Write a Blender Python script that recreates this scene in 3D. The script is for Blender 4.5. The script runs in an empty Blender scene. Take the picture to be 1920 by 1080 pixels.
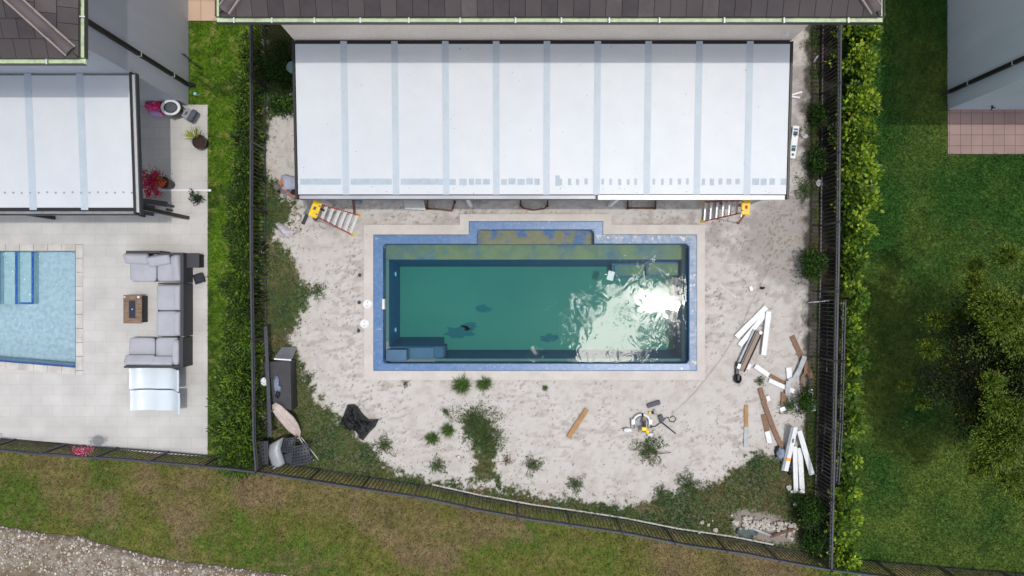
import bpy, bmesh, math, random
import numpy as np
from mathutils import Vector, Matrix
R = math.radians
random.seed(7); rng = np.random.default_rng(11)
SC = bpy.context.scene
COL = SC.collection
# ------------------------------------------------------------------ camera
HC = 20.0                      # flying height of the camera, looking straight down
cam_d = bpy.data.cameras.new("camera"); cam = bpy.data.objects.new("camera", cam_d); COL.objects.link(cam)
cam.location = (0, 0, HC); cam.rotation_euler = (0, 0, 0)
cam_d.sensor_width = 36.0; cam_d.lens = 24.0; cam_d.clip_start = 0.1; cam_d.clip_end = 2000
SC.camera = cam
def W(px, py, z=0.0):
    k = (HC - z) / 1280.0
    return ((px - 960) * k, (540 - py) * k)
# ------------------------------------------------------------------ sun and sky
SUN = Vector((0.232, -0.028, 1.0)).normalized()
sd = bpy.data.lights.new("sun", 'SUN'); so = bpy.data.objects.new("sun", sd); COL.objects.link(so)
sd.energy = 2.0; sd.angle = R(0.7); sd.color = (1.0, 0.965, 0.91)
so.rotation_euler = SUN.to_track_quat('Z', 'Y').to_euler()
so.location = (8, -1, 30)
el = math.asin(SUN.z); az = math.atan2(SUN.x, SUN.y)
wd = bpy.data.worlds.new("World"); SC.world = wd; wd.use_nodes = True
wn, wl = wd.node_tree.nodes, wd.node_tree.links
wn.clear()
def wnode(t, **kw):
    n = wn.new(t)
    for k, v in kw.items(): setattr(n, k, v)
    return n
sky = wnode('ShaderNodeTexSky', sky_type='NISHITA', sun_disc=False, sun_elevation=el, sun_rotation=az)
sky.air_density = 1.0; sky.dust_density = 2.0; sky.ozone_density = 1.0
bg = wnode('ShaderNodeBackground'); bg.inputs[1].default_value = 0.10
wl.new(sky.outputs[0], bg.inputs[0])
# thin bright cloud in front of and round the sun
tc = wnode('ShaderNodeTexCoord'); sp = wnode('ShaderNodeSeparateXYZ'); wl.new(tc.outputs['Generated'], sp.inputs[0])
def wm(op, a, b=None, c=None, clamp=False):
    n = wnode('ShaderNodeMath', operation=op); n.use_clamp = clamp
    for i, v in enumerate((a, b, c)):
        if v is None: continue
        if isinstance(v, (int, float)): n.inputs[i].default_value = v
        else: wl.new(v, n.inputs[i])
    return n.outputs[0]
zz = wm('MAXIMUM', sp.outputs[2], 0.05)
u = wm('DIVIDE', sp.outputs[0], zz); v = wm('DIVIDE', sp.outputs[1], zz)
cb = wnode('ShaderNodeCombineXYZ'); wl.new(u, cb.inputs[0]); wl.new(v, cb.inputs[1])
def cloudblob(cx, cy, rx, ry, rot):
    du = wm('SUBTRACT', u, cx); dv = wm('SUBTRACT', v, cy)
    c, s = math.cos(rot), math.sin(rot)
    a = wm('DIVIDE', wm('ADD', wm('MULTIPLY', du, c), wm('MULTIPLY', dv, s)), rx)
    b = wm('DIVIDE', wm('SUBTRACT', wm('MULTIPLY', dv, c), wm('MULTIPLY', du, s)), ry)
    d = wm('SQRT', wm('ADD', wm('MULTIPLY', a, a), wm('MULTIPLY', b, b)))
    return wm('SUBTRACT', 1.0, d)
nz = wnode('ShaderNodeTexNoise'); nz.inputs['Scale'].default_value = 15; nz.inputs['Detail'].default_value = 7; nz.inputs['Roughness'].default_value = 0.62
nz.inputs['Distortion'].default_value = 2.6
wl.new(cb.outputs[0], nz.inputs['Vector'])
nn = wm('MULTIPLY', wm('SUBTRACT', nz.outputs['Fac'], 0.5), 3.6)
core = cloudblob(0.220, -0.020, 0.048, 0.030, 0.25)
veil = cloudblob(0.150, -0.062, 0.088, 0.056, 0.85)
mc = wm('MULTIPLY', wm('ADD', core, wm('MULTIPLY', nn, 0.75)), 2.4, clamp=True)
mv = wm('MULTIPLY', wm('ADD', veil, wm('MULTIPLY', nn, 1.3)), 2.0, clamp=True)
haz = wm('POWER', 2.7183, wm('MULTIPLY', wm('ADD', wm('POWER', wm('SUBTRACT', u, 0.2), 2.0), wm('POWER', wm('ADD', v, 0.04), 2.0)), -90.0))
em = wnode('ShaderNodeEmission'); em.inputs[0].default_value = (1.0, 0.96, 0.86, 1)
st = wm('ADD', wm('MULTIPLY', mc, 70.0), wm('MULTIPLY', mv, 52.0))
st = wm('ADD', st, wm('MULTIPLY', haz, 1.2))
wl.new(st, em.inputs[1])
# pale broken cloud over the rest of the sky
nz2 = wnode('ShaderNodeTexNoise'); nz2.inputs['Scale'].default_value = 2.2; nz2.inputs['Detail'].default_value = 5
wl.new(tc.outputs['Generated'], nz2.inputs['Vector'])
cl = wm('MULTIPLY', wm('SUBTRACT', nz2.outputs['Fac'], 0.42), 4.0, clamp=True)
em2 = wnode('ShaderNodeEmission'); em2.inputs[0].default_value = (0.98, 0.985, 1.0, 1)
wl.new(wm('MULTIPLY_ADD', cl, 0.75, 0.34), em2.inputs[1])
ad = wnode('ShaderNodeAddShader'); wl.new(bg.outputs[0], ad.inputs[0]); wl.new(em.outputs[0], ad.inputs[1])
ad2 = wnode('ShaderNodeAddShader'); wl.new(ad.outputs[0], ad2.inputs[0]); wl.new(em2.outputs[0], ad2.inputs[1])
wo = wnode('ShaderNodeOutputWorld'); wl.new(ad2.outputs[0], wo.inputs[0])
SC.view_settings.view_transform = 'Standard'; SC.view_settings.look = 'None'
SC.view_settings.exposure = -0.55; SC.view_settings.gamma = 1.0
SC.render.engine = 'CYCLES'
SC.cycles.use_denoising = True; SC.cycles.max_bounces = 6; SC.cycles.diffuse_bounces = 3
SC.cycles.glossy_bounces = 3; SC.cycles.transparent_max_bounces = 10
SC.cycles.caustics_reflective = False; SC.cycles.caustics_refractive = False

# ------------------------------------------------------------------ colours and materials
def lin(c):
    c = c / 255.0
    return c / 12.92 if c <= 0.04045 else ((c + 0.055) / 1.055) ** 2.4
def C(r, g, b, k=1.0): return (min(1, lin(r) * k), min(1, lin(g) * k), min(1, lin(b) * k))
def mat(name, col, rough=0.7, col2=None, scale=4.0, thr=(0.4, 0.65), detail=6, bump=0.0, bscale=60.0, bdist=0.01,
        metal=0.0, spec=0.5, speck=None, coat=0.0, stretch=None, var=0.08, vscale=12.0):
    m = bpy.data.materials.new(name); m.use_nodes = True
    nt = m.node_tree; n, l = nt.nodes, nt.links
    b = n['Principled BSDF']; b.inputs['Roughness'].default_value = rough; b.inputs['Metallic'].default_value = metal
    b.inputs['Specular IOR Level'].default_value = spec; b.inputs['Coat Weight'].default_value = coat
    t = n.new('ShaderNodeTexCoord'); vec = t.outputs['Object']
    if stretch:
        mp = n.new('ShaderNodeMapping'); mp.inputs['Scale'].default_value = stretch; l.new(vec, mp.inputs[0]); vec = mp.outputs[0]
    rgb = n.new('ShaderNodeRGB'); rgb.outputs[0].default_value = (*col, 1); out = rgb.outputs[0]
    def noise(s, d=detail, r=0.6):
        q = n.new('ShaderNodeTexNoise'); q.inputs['Scale'].default_value = s; q.inputs['Detail'].default_value = d
        q.inputs['Roughness'].default_value = r; l.new(vec, q.inputs['Vector']); return q.outputs['Fac']
    def mixc(fac, a, c2, blend='MIX'):
        x = n.new('ShaderNodeMix'); x.data_type = 'RGBA'; x.blend_type = blend
        if isinstance(fac, float): x.inputs[0].default_value = fac
        else: l.new(fac, x.inputs[0])
        l.new(a, x.inputs[6])
        if isinstance(c2, tuple): x.inputs[7].default_value = (*c2, 1)
        else: l.new(c2, x.inputs[7])
        return x.outputs[2]
    def ramp(f, a, c):
        r_ = n.new('ShaderNodeMapRange'); r_.inputs[1].default_value = a; r_.inputs[2].default_value = c; l.new(f, r_.inputs[0]); return r_.outputs[0]
    if col2: out = mixc(ramp(noise(scale), *thr), out, col2)
    if speck: # (colour, scale, threshold)
        out = mixc(ramp(noise(speck[1], 3), speck[2], speck[2] + 0.06), out, speck[0])
    if var > 0:
        r_ = n.new('ShaderNodeMapRange'); r_.inputs[1].default_value = 0.25; r_.inputs[2].default_value = 0.75
        r_.inputs[3].default_value = 1 - var; r_.inputs[4].default_value = 1 + var; l.new(noise(vscale, 4), r_.inputs[0])
        hs = n.new('ShaderNodeHueSaturation'); l.new(r_.outputs[0], hs.inputs['Value']); l.new(out, hs.inputs['Color']); out = hs.outputs[0]
    l.new(out, b.inputs['Base Color'])
    if bump > 0:
        bm_ = n.new('ShaderNodeBump'); bm_.inputs['Strength'].default_value = bump; bm_.inputs['Distance'].default_value = bdist
        l.new(noise(bscale, 5), bm_.inputs['Height']); l.new(bm_.outputs[0], b.inputs['Normal'])
    return m
def brickmat(name, col, mortar, bw, bh, ms, off=0.5, rough=0.8, var=0.12, col2=None, bump=0.4):
    m = bpy.data.materials.new(name); m.use_nodes = True
    nt = m.node_tree; n, l = nt.nodes, nt.links; b = n['Principled BSDF']; b.inputs['Roughness'].default_value = rough
    g = n.new('ShaderNodeNewGeometry')
    br = n.new('ShaderNodeTexBrick'); l.new(g.outputs['Position'], br.inputs['Vector'])
    br.offset = off; br.squash = 1.0
    br.inputs['Scale'].default_value = 1.0; br.inputs['Brick Width'].default_value = bw; br.inputs['Row Height'].default_value = bh
    br.inputs['Mortar Size'].default_value = ms; br.inputs['Mortar Smooth'].default_value = 0.2; br.inputs['Bias'].default_value = 0.0
    c2 = col2 or tuple(c * (1 - var) for c in col)
    br.inputs['Color1'].default_value = (*col, 1); br.inputs['Color2'].default_value = (*c2, 1); br.inputs['Mortar'].default_value = (*mortar, 1)
    q = n.new('ShaderNodeTexNoise'); q.inputs['Scale'].default_value = 1.3; q.inputs['Detail'].default_value = 8; l.new(g.outputs['Position'], q.inputs['Vector'])
    r_ = n.new('ShaderNodeMapRange'); r_.inputs[1].default_value = 0.3; r_.inputs[2].default_value = 0.7; r_.inputs[3].default_value = 0.88; r_.inputs[4].default_value = 1.1
    l.new(q.outputs['Fac'], r_.inputs[0])
    hs = n.new('ShaderNodeHueSaturation'); l.new(br.outputs['Color'], hs.inputs['Color']); l.new(r_.outputs[0], hs.inputs['Value'])
    l.new(hs.outputs[0], b.inputs['Base Color'])
    bp = n.new('ShaderNodeBump'); bp.inputs['Strength'].default_value = bump; bp.inputs['Distance'].default_value = 0.004; bp.invert = True
    l.new(br.outputs['Fac'], bp.inputs['Height']); l.new(bp.outputs[0], b.inputs['Normal'])
    return m
def attrmat(name, rough=0.85, transl=0.0, nscale=40.0, namp=0.25, bump=0.0, bscale=25.0, bdist=0.03, fine=0.0):
    """colour comes from the mesh's own 'col' attribute (soil, leaf and stone colour)"""
    m = bpy.data.materials.new(name); m.use_nodes = True
    nt = m.node_tree; n, l = nt.nodes, nt.links; b = n['Principled BSDF']; b.inputs['Roughness'].default_value = rough
    b.inputs['Specular IOR Level'].default_value = 0.3
    a = n.new('ShaderNodeAttribute'); a.attribute_name = 'col'
    g = n.new('ShaderNodeNewGeometry')
    q = n.new('ShaderNodeTexNoise'); q.inputs['Scale'].default_value = nscale; q.inputs['Detail'].default_value = 6; q.inputs['Roughness'].default_value = 0.7
    l.new(g.outputs['Position'], q.inputs['Vector'])
    r_ = n.new('ShaderNodeMapRange'); r_.inputs[1].default_value = 0.3; r_.inputs[2].default_value = 0.7; r_.inputs[3].default_value = 1 - namp; r_.inputs[4].default_value = 1 + namp
    l.new(q.outputs['Fac'], r_.inputs[0])
    hs = n.new('ShaderNodeHueSaturation'); l.new(a.outputs['Color'], hs.inputs['Color']); l.new(r_.outputs[0], hs.inputs['Value'])
    l.new(hs.outputs[0], b.inputs['Base Color'])
    if bump > 0:
        q2 = n.new('ShaderNodeTexNoise'); q2.inputs['Scale'].default_value = bscale; q2.inputs['Detail'].default_value = 7; q2.inputs['Roughness'].default_value = 0.65
        l.new(g.outputs['Position'], q2.inputs['Vector'])
        bp = n.new('ShaderNodeBump'); bp.inputs['Strength'].default_value = bump; bp.inputs['Distance'].default_value = bdist
        l.new(q2.outputs['Fac'], bp.inputs['Height']); l.new(bp.outputs[0], b.inputs['Normal'])
    if transl > 0:
        tr = n.new('ShaderNodeBsdfTranslucent'); l.new(hs.outputs[0], tr.inputs[0])
        mx = n.new('ShaderNodeMixShader'); mx.inputs[0].default_value = transl
        l.new(b.outputs[0], mx.inputs[1]); l.new(tr.outputs[0], mx.inputs[2])
        l.new(mx.outputs[0], n['Material Output'].inputs['Surface'])
    return m
M = {}
M['tile'] = mat('roof_tile', C(78, 70, 71), 0.75, C(64, 58, 60), 1.5, (0.35, 0.65), bump=0.25, bscale=90, var=0.10, vscale=3)
M['ridge'] = mat('ridge_tile', C(100, 90, 91), 0.75, C(80, 72, 74), 3, bump=0.2)
M['mortar'] = mat('roof_mortar', C(150, 140, 134), 0.9)
M['joint'] = mat('roof_underlay', C(42, 37, 38), 0.9)
M['gutter_in'] = mat('gutter_pale_green_metal', C(206, 226, 184), 0.45, C(178, 190, 160), 5, (0.45, 0.7), spec=0.6)
M['gutter_out'] = mat('gutter_dark_rim', C(70, 72, 68), 0.5)
M['strap'] = mat('gutter_strap', C(225, 225, 222), 0.4, metal=0.3)
M['wall_beige'] = mat('stucco_beige', C(238, 222, 210), 0.9, C(224, 208, 196), 1.2, (0.3, 0.7), bump=0.15, bscale=120)
M['wall_grey'] = mat('stucco_grey', C(188, 191, 200), 0.9, C(176, 180, 189), 1.5, (0.3, 0.7), bump=0.15, bscale=120, var=0.03, stretch=(1, 1, 0.25))
M['wall_blue'] = mat('stucco_blue_grey', C(196, 206, 216), 0.9, C(184, 195, 206), 1.5, (0.3, 0.7), bump=0.15, bscale=120, var=0.03, stretch=(1, 1, 0.25))
M['black'] = mat('black_metal', C(34, 33, 34), 0.45, spec=0.5)
M['fence'] = mat('fence_paint', C(62, 65, 75), 0.5, C(70, 73, 82), 6, spec=0.4)
M['fence_bar'] = mat('fence_bar_paint', C(62, 61, 65), 0.45)
M['panel'] = mat('insulated_panel_white', C(212, 215, 219), 0.42, C(204, 210, 217), 0.35, (0.3, 0.7), spec=0.4, speck=(C(178, 187, 198), 4.5, 0.74), var=0.035, bump=.05, bscale=30, vscale=2)
M['panel_joint'] = mat('roof_joint_tape', C(188, 199, 209), 0.5, C(181, 193, 204), 2, var=0.04)
M['patch'] = mat('repair_tape', C(178, 191, 202), 0.6, C(168, 181, 193), 8, var=0.03)
M['white'] = mat('white_paint', C(238, 240, 242), 0.35, C(228, 231, 235), 2, var=0.02)
M['white_gutter'] = mat('white_gutter', C(244, 246, 248), 0.25, C(226, 231, 238), 1.0, (0.5, 0.9), var=0.02, spec=0.6)
M['gutter_dull_reflection'] = mat('gutter_dull_reflection', C(186, 190, 198), 0.35, C(164, 170, 180), 0.7, var=0.03)  # same white gutter, duller reflection painted in as grey
M['concrete'] = mat('concrete_collar', C(210, 203, 197), 0.9, C(198, 190, 183), 1.6, (0.35, 0.7), bump=0.3, bscale=70, speck=(C(150, 142, 136), 9, 0.70), var=0.06, vscale=6)
M['slab'] = mat('concrete_slab', C(150, 145, 142), 0.9, C(130, 126, 124), 2, bump=0.2)
M['gel'] = mat('blue_gelcoat', C(78, 116, 164), 0.32, C(100, 132, 172), 5, (0.35, 0.75), speck=(C(160, 174, 190), 9.5, 0.64), spec=0.5, var=0.12, vscale=10, bump=0.1, bscale=40)
M['gel_old'] = mat('blue_gelcoat_dusty', C(108, 134, 168), 0.45, C(146, 158, 178), 7, (0.42, 0.62), speck=(C(205, 196, 186), 5.5, 0.60), var=0.12, vscale=10)
M['gel_deep'] = mat('blue_gelcoat_wall', C(28, 92, 140), 0.5, C(24, 84, 120), 3, var=0.05)
M['algae'] = mat('algae_bench', C(120, 134, 102), 0.8, C(78, 112, 136), 1.5, (0.50, 0.68), detail=5, var=0.16, vscale=3.5)
M['algae_spa'] = mat('algae_ledge', C(126, 126, 98), 0.8, C(72, 106, 152), 2.6, (0.48, 0.60), detail=6, var=0.16, vscale=5)
M['floor_pool'] = mat('silted_floor', C(92, 148, 132), 0.9, C(80, 134, 124), 0.6, (0.3, 0.7), speck=(C(40, 70, 62), 7.5, 0.74), var=0.04, vscale=1.2)
M['step'] = mat('blue_step', C(84, 118, 152), 0.7, C(140, 128, 100), 3.5, (0.62, 0.70), var=0.12, vscale=3)
M['dark_patch'] = mat('sunken_leaf_mat', C(46, 112, 120), 0.9, var=0.1)
M['light'] = mat('pool_lamp_lens', C(150, 215, 225), 0.3)
M['pvc'] = mat('white_plastic', C(235, 236, 236), 0.4, C(220, 221, 222), 6, var=0.03)
M['paper'] = mat('wet_board', C(196, 216, 214), 0.5, C(180, 204, 206), 12, var=0.05)
M['paver'] = brickmat('large_pavers', C(202, 200, 197), C(178, 175, 172), 0.625, 0.3125, 0.004, 0.5, var=0.05)
M['coping'] = mat('coping_stone', C(206, 203, 198), 0.8, C(184, 180, 174), 2.2, (0.4, 0.65), var=0.06, vscale=3)
M['terra'] = brickmat('pink_patio_tiles', C(160, 134, 128), C(98, 78, 76), 0.32, 0.32, 0.007, 0.0, var=0.06)
M['peach'] = brickmat('peach_slab', C(214, 184, 160), C(160, 126, 104), 0.7, 0.6, 0.008, 0.0, var=0.05)
M['plaster_blue'] = mat('pale_blue_plaster', C(188, 204, 212), 0.7, C(164, 184, 196), 9, (.4, .65), var=0.08, vscale=5)
M['plaster_step'] = mat('turquoise_plaster', C(172, 200, 206), 0.7, C(150, 186, 196), 9, (.4, .65), var=0.08, vscale=5)
M['blue_tile'] = mat('cobalt_tile', C(20, 66, 168), 0.35, C(60, 140, 200), 22, (0.5, 0.6))
M['wicker'] = mat('dark_wicker', C(66, 66, 72), 0.7, bump=0.6, bscale=160, stretch=(1, 1, 3), var=0.12, vscale=80)
M['wicker_side'] = mat('dark_wicker_side', C(60, 58, 57), 0.75, bump=0.6, bscale=160, var=0.12, vscale=80)
M['cushion'] = mat('grey_cushion', C(178, 180, 188), 0.95, C(170, 172, 181), 3, bump=0.12, bscale=14, bdist=0.02, var=0.03)
M['wood'] = mat('fire_table_wood', C(142, 118, 98), 0.7, C(110, 88, 70), 6, (0.4, 0.6), stretch=(1, 5, 1), bump=0.15)
M['navy'] = mat('dark_glass', C(44, 50, 66), 0.3)
M['lounger'] = mat('white_shell', C(214, 224, 232), 0.35, var=0.03, vscale=2, spec=0.5)
M['soil'] = mat('pot_soil', C(70, 52, 42), 0.95, C(40, 30, 26), 20)
M['pot'] = mat('dark_pot', C(60, 58, 60), 0.6)
M['brown'] = mat('brown_board', C(142, 112, 90), 0.8, C(124, 96, 76), 5, stretch=(3, 3, 3), var=0.08)
M['tan'] = mat('tan_lumber', C(180, 142, 100), 0.8, C(158, 120, 80), 4, var=0.1, vscale=20)
M['tube_brown'] = mat('brown_channel', C(96, 62, 40), 0.4, C(76, 48, 32), 4, spec=0.7)
M['board_white'] = mat('white_board', C(228, 230, 233), 0.45, C(212, 214, 218), 6, (0.5, 0.75), speck=(C(150, 150, 152), 14, 0.70), var=0.03)
M['galv'] = mat('galvanised', C(158, 162, 168), 0.5, C(138, 142, 150), 5, metal=0.3, var=0.08)
M['bag'] = mat('black_plastic', C(26, 28, 33), 0.3, spec=0.6, bump=0.8, bscale=9, bdist=0.12)
M['canvas'] = mat('beige_canvas', C(206, 190, 182), 0.95, C(190, 172, 164), 5, bump=0.2, bscale=15, bdist=0.02)
M['grey_shell'] = mat('grey_plastic', C(166, 170, 176), 0.4, C(140, 145, 152), 3, (0.4, 0.7), spec=0.6)
M['dkplastic'] = mat('charcoal_plastic', C(46, 50, 60), 0.5)
M['bin'] = mat('black_resin', C(56, 56, 62), 0.5, C(48, 48, 54), 5, speck=(C(110, 112, 118), 6, 0.70), var=0.06)
M['fiberglass'] = mat('red_orange_fibreglass', C(182, 64, 40), 0.45)
M['yellow'] = mat('yellow_plastic', C(246, 206, 30), 0.4, C(232, 186, 20), 8)
M['orange'] = mat('orange_tape', C(250, 172, 40), 0.5)
M['alu'] = mat('aluminium', C(206, 208, 210), 0.38, metal=0.4)
M['rust'] = mat('rusty_wood', C(122, 88, 68), 0.85, C(96, 66, 50), 8, (0.4, 0.6))
M['skin'] = mat('skin', C(176, 120, 96), 0.6)
M['skin_lip'] = mat('lip', C(140, 82, 72), 0.6)
M['hair'] = mat('grey_hair', C(120, 112, 104), 0.8, C(84, 78, 72), 30, bump=0.4, bscale=90)
M['eye'] = mat('eye_dark', C(30, 26, 24), 0.3)
M['shirt'] = mat('grey_shirt', C(168, 172, 188), 0.9, C(150, 154, 172), 5, bump=0.3, bscale=14, bdist=0.02)
M['trouser'] = mat('black_trousers', C(40, 40, 44), 0.9, bump=0.3, bscale=14, bdist=0.02)
M['shoe'] = mat('shoe', C(70, 62, 56), 0.7)
M['rock'] = mat('white_limestone', C(214, 208, 198), 0.95, C(178, 170, 160), 5, (0.4, 0.7), bump=0.5, bscale=20, bdist=0.02)
M['bark'] = mat('bark', C(96, 84, 72), 0.9, C(70, 60, 50), 10, bump=0.5, bscale=30)
M['cord'] = mat('green_grey_cord', C(132, 132, 112), 0.6)
M['pink'] = mat('magenta_fabric', C(214, 40, 120), 0.7, C(240, 110, 160), 10, (0.5, 0.6))
M['lilac'] = mat('lilac_plastic', C(190, 160, 205), 0.4)
M['redcloth'] = mat('red_fabric', C(196, 50, 56), 0.7, C(60, 120, 160), 9, (0.58, 0.62))
M['dgrey'] = mat('dark_grey_fabric', C(88, 92, 100), 0.8)
M['mgrey'] = mat('mid_grey_plastic', C(150, 153, 160), 0.5)
M['cloth_blue'] = mat('grey_blue_cloth', C(138, 150, 168), 0.9, C(110, 122, 142), 8, bump=0.4, bscale=20, bdist=0.02)
M['paperbag'] = mat('pale_crumpled_sheet', C(206, 202, 208), 0.8, C(186, 182, 190), 9, bump=0.8, bscale=12, bdist=0.04)
M['green_panel'] = mat('teal_plastic_lid', C(110, 140, 138), 0.6)
M['tarp'] = mat('grey_green_tarp', C(96, 106, 104), 0.8, C(70, 80, 78), 6, bump=0.5, bscale=10, bdist=0.05)
M['print_dark'] = mat('print_dark', C(70, 76, 84), 0.6); M['print_blue'] = mat('print_blue', C(60, 120, 150), 0.6); M['print_green'] = mat('print_green', C(120, 160, 90), 0.6)
M['leaf'] = attrmat('foliage', 0.55, 0.3, 8, 0.12)
M['blade'] = attrmat('grass_blades', 0.7, 0.25, 3, 0.10)
M['sand'] = attrmat('pale_sand', 0.95, 0, 40, 0.06, bump=0.45, bscale=9, bdist=0.035)
M['turf'] = attrmat('turf_soil', 0.95, 0, 60, 0.35, bump=0.5, bscale=60, bdist=0.03)
M['gravel'] = attrmat('gravel', 0.95, 0, 45, 0.35, bump=0.8, bscale=45, bdist=0.03)
M['stone'] = attrmat('stones', 0.9, 0, 30, 0.15)
M['farland'] = mat('far_ground', C(78, 98, 50), 0.95, C(100, 112, 62), 0.2)

def water_mat(name, absorb, dens, ripple, rscale, dist, rough=0.03, stretch=(1, 1, 1), ior=1.33, rdet=2):
    m = bpy.data.materials.new(name); m.use_nodes = True
    nt = m.node_tree; n, l = nt.nodes, nt.links; n.remove(n['Principled BSDF'])
    tr = n.new('ShaderNodeBsdfTransparent'); gl = n.new('ShaderNodeBsdfGlossy'); gl.inputs['Roughness'].default_value = rough
    fr = n.new('ShaderNodeFresnel'); fr.inputs['IOR'].default_value = ior
    g = n.new('ShaderNodeNewGeometry')
    mp = n.new('ShaderNodeMapping'); mp.inputs['Scale'].default_value = stretch; l.new(g.outputs['Position'], mp.inputs[0])
    q = n.new('ShaderNodeTexNoise'); q.inputs['Scale'].default_value = rscale; q.inputs['Detail'].default_value = rdet; q.inputs['Roughness'].default_value = 0.4; q.inputs['Distortion'].default_value = 1.6
    l.new(mp.outputs[0], q.inputs['Vector'])
    bp = n.new('ShaderNodeBump'); bp.inputs['Strength'].default_value = ripple; bp.inputs['Distance'].default_value = dist
    l.new(q.outputs['Fac'], bp.inputs['Height']); l.new(bp.outputs[0], gl.inputs['Normal']); l.new(bp.outputs[0], fr.inputs['Normal'])
    # only the upward face reflects; sides and bottom are buried in the shell
    sx = n.new('ShaderNodeSeparateXYZ'); l.new(g.outputs['True Normal'], sx.inputs[0])
    gt = n.new('ShaderNodeMath'); gt.operation = 'GREATER_THAN'; gt.inputs[1].default_value = 0.5; l.new(sx.outputs[2], gt.inputs[0])
    bf = n.new('ShaderNodeMath'); bf.operation = 'SUBTRACT'; bf.inputs[0].default_value = 1.0; l.new(g.outputs['Backfacing'], bf.inputs[1])
    m1 = n.new('ShaderNodeMath'); m1.operation = 'MULTIPLY'; l.new(gt.outputs[0], m1.inputs[0]); l.new(bf.outputs[0], m1.inputs[1])
    m2 = n.new('ShaderNodeMath'); m2.operation = 'MULTIPLY'; l.new(m1.outputs[0], m2.inputs[0]); l.new(fr.outputs[0], m2.inputs[1])
    mx = n.new('ShaderNodeMixShader'); l.new(m2.outputs[0], mx.inputs[0]); l.new(tr.outputs[0], mx.inputs[1]); l.new(gl.outputs[0], mx.inputs[2])
    l.new(mx.outputs[0], n['Material Output'].inputs['Surface'])
    va = n.new('ShaderNodeVolumeAbsorption'); va.inputs[0].default_value = (*absorb, 1); va.inputs[1].default_value = dens
    l.new(va.outputs[0], n['Material Output'].inputs['Volume'])
    return m
M['water'] = water_mat('murky_water', (0.30, 0.78, 0.80), 0.74, 0.085, 2.1, 0.03, 0.015, stretch=(1.0, .75, 1), rdet=2.5)
M['water_light'] = water_mat('clear_water', (0.66, 0.90, 0.97), 0.42, 1.0, 7.0, 0.06, 0.05, rdet=4)

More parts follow.
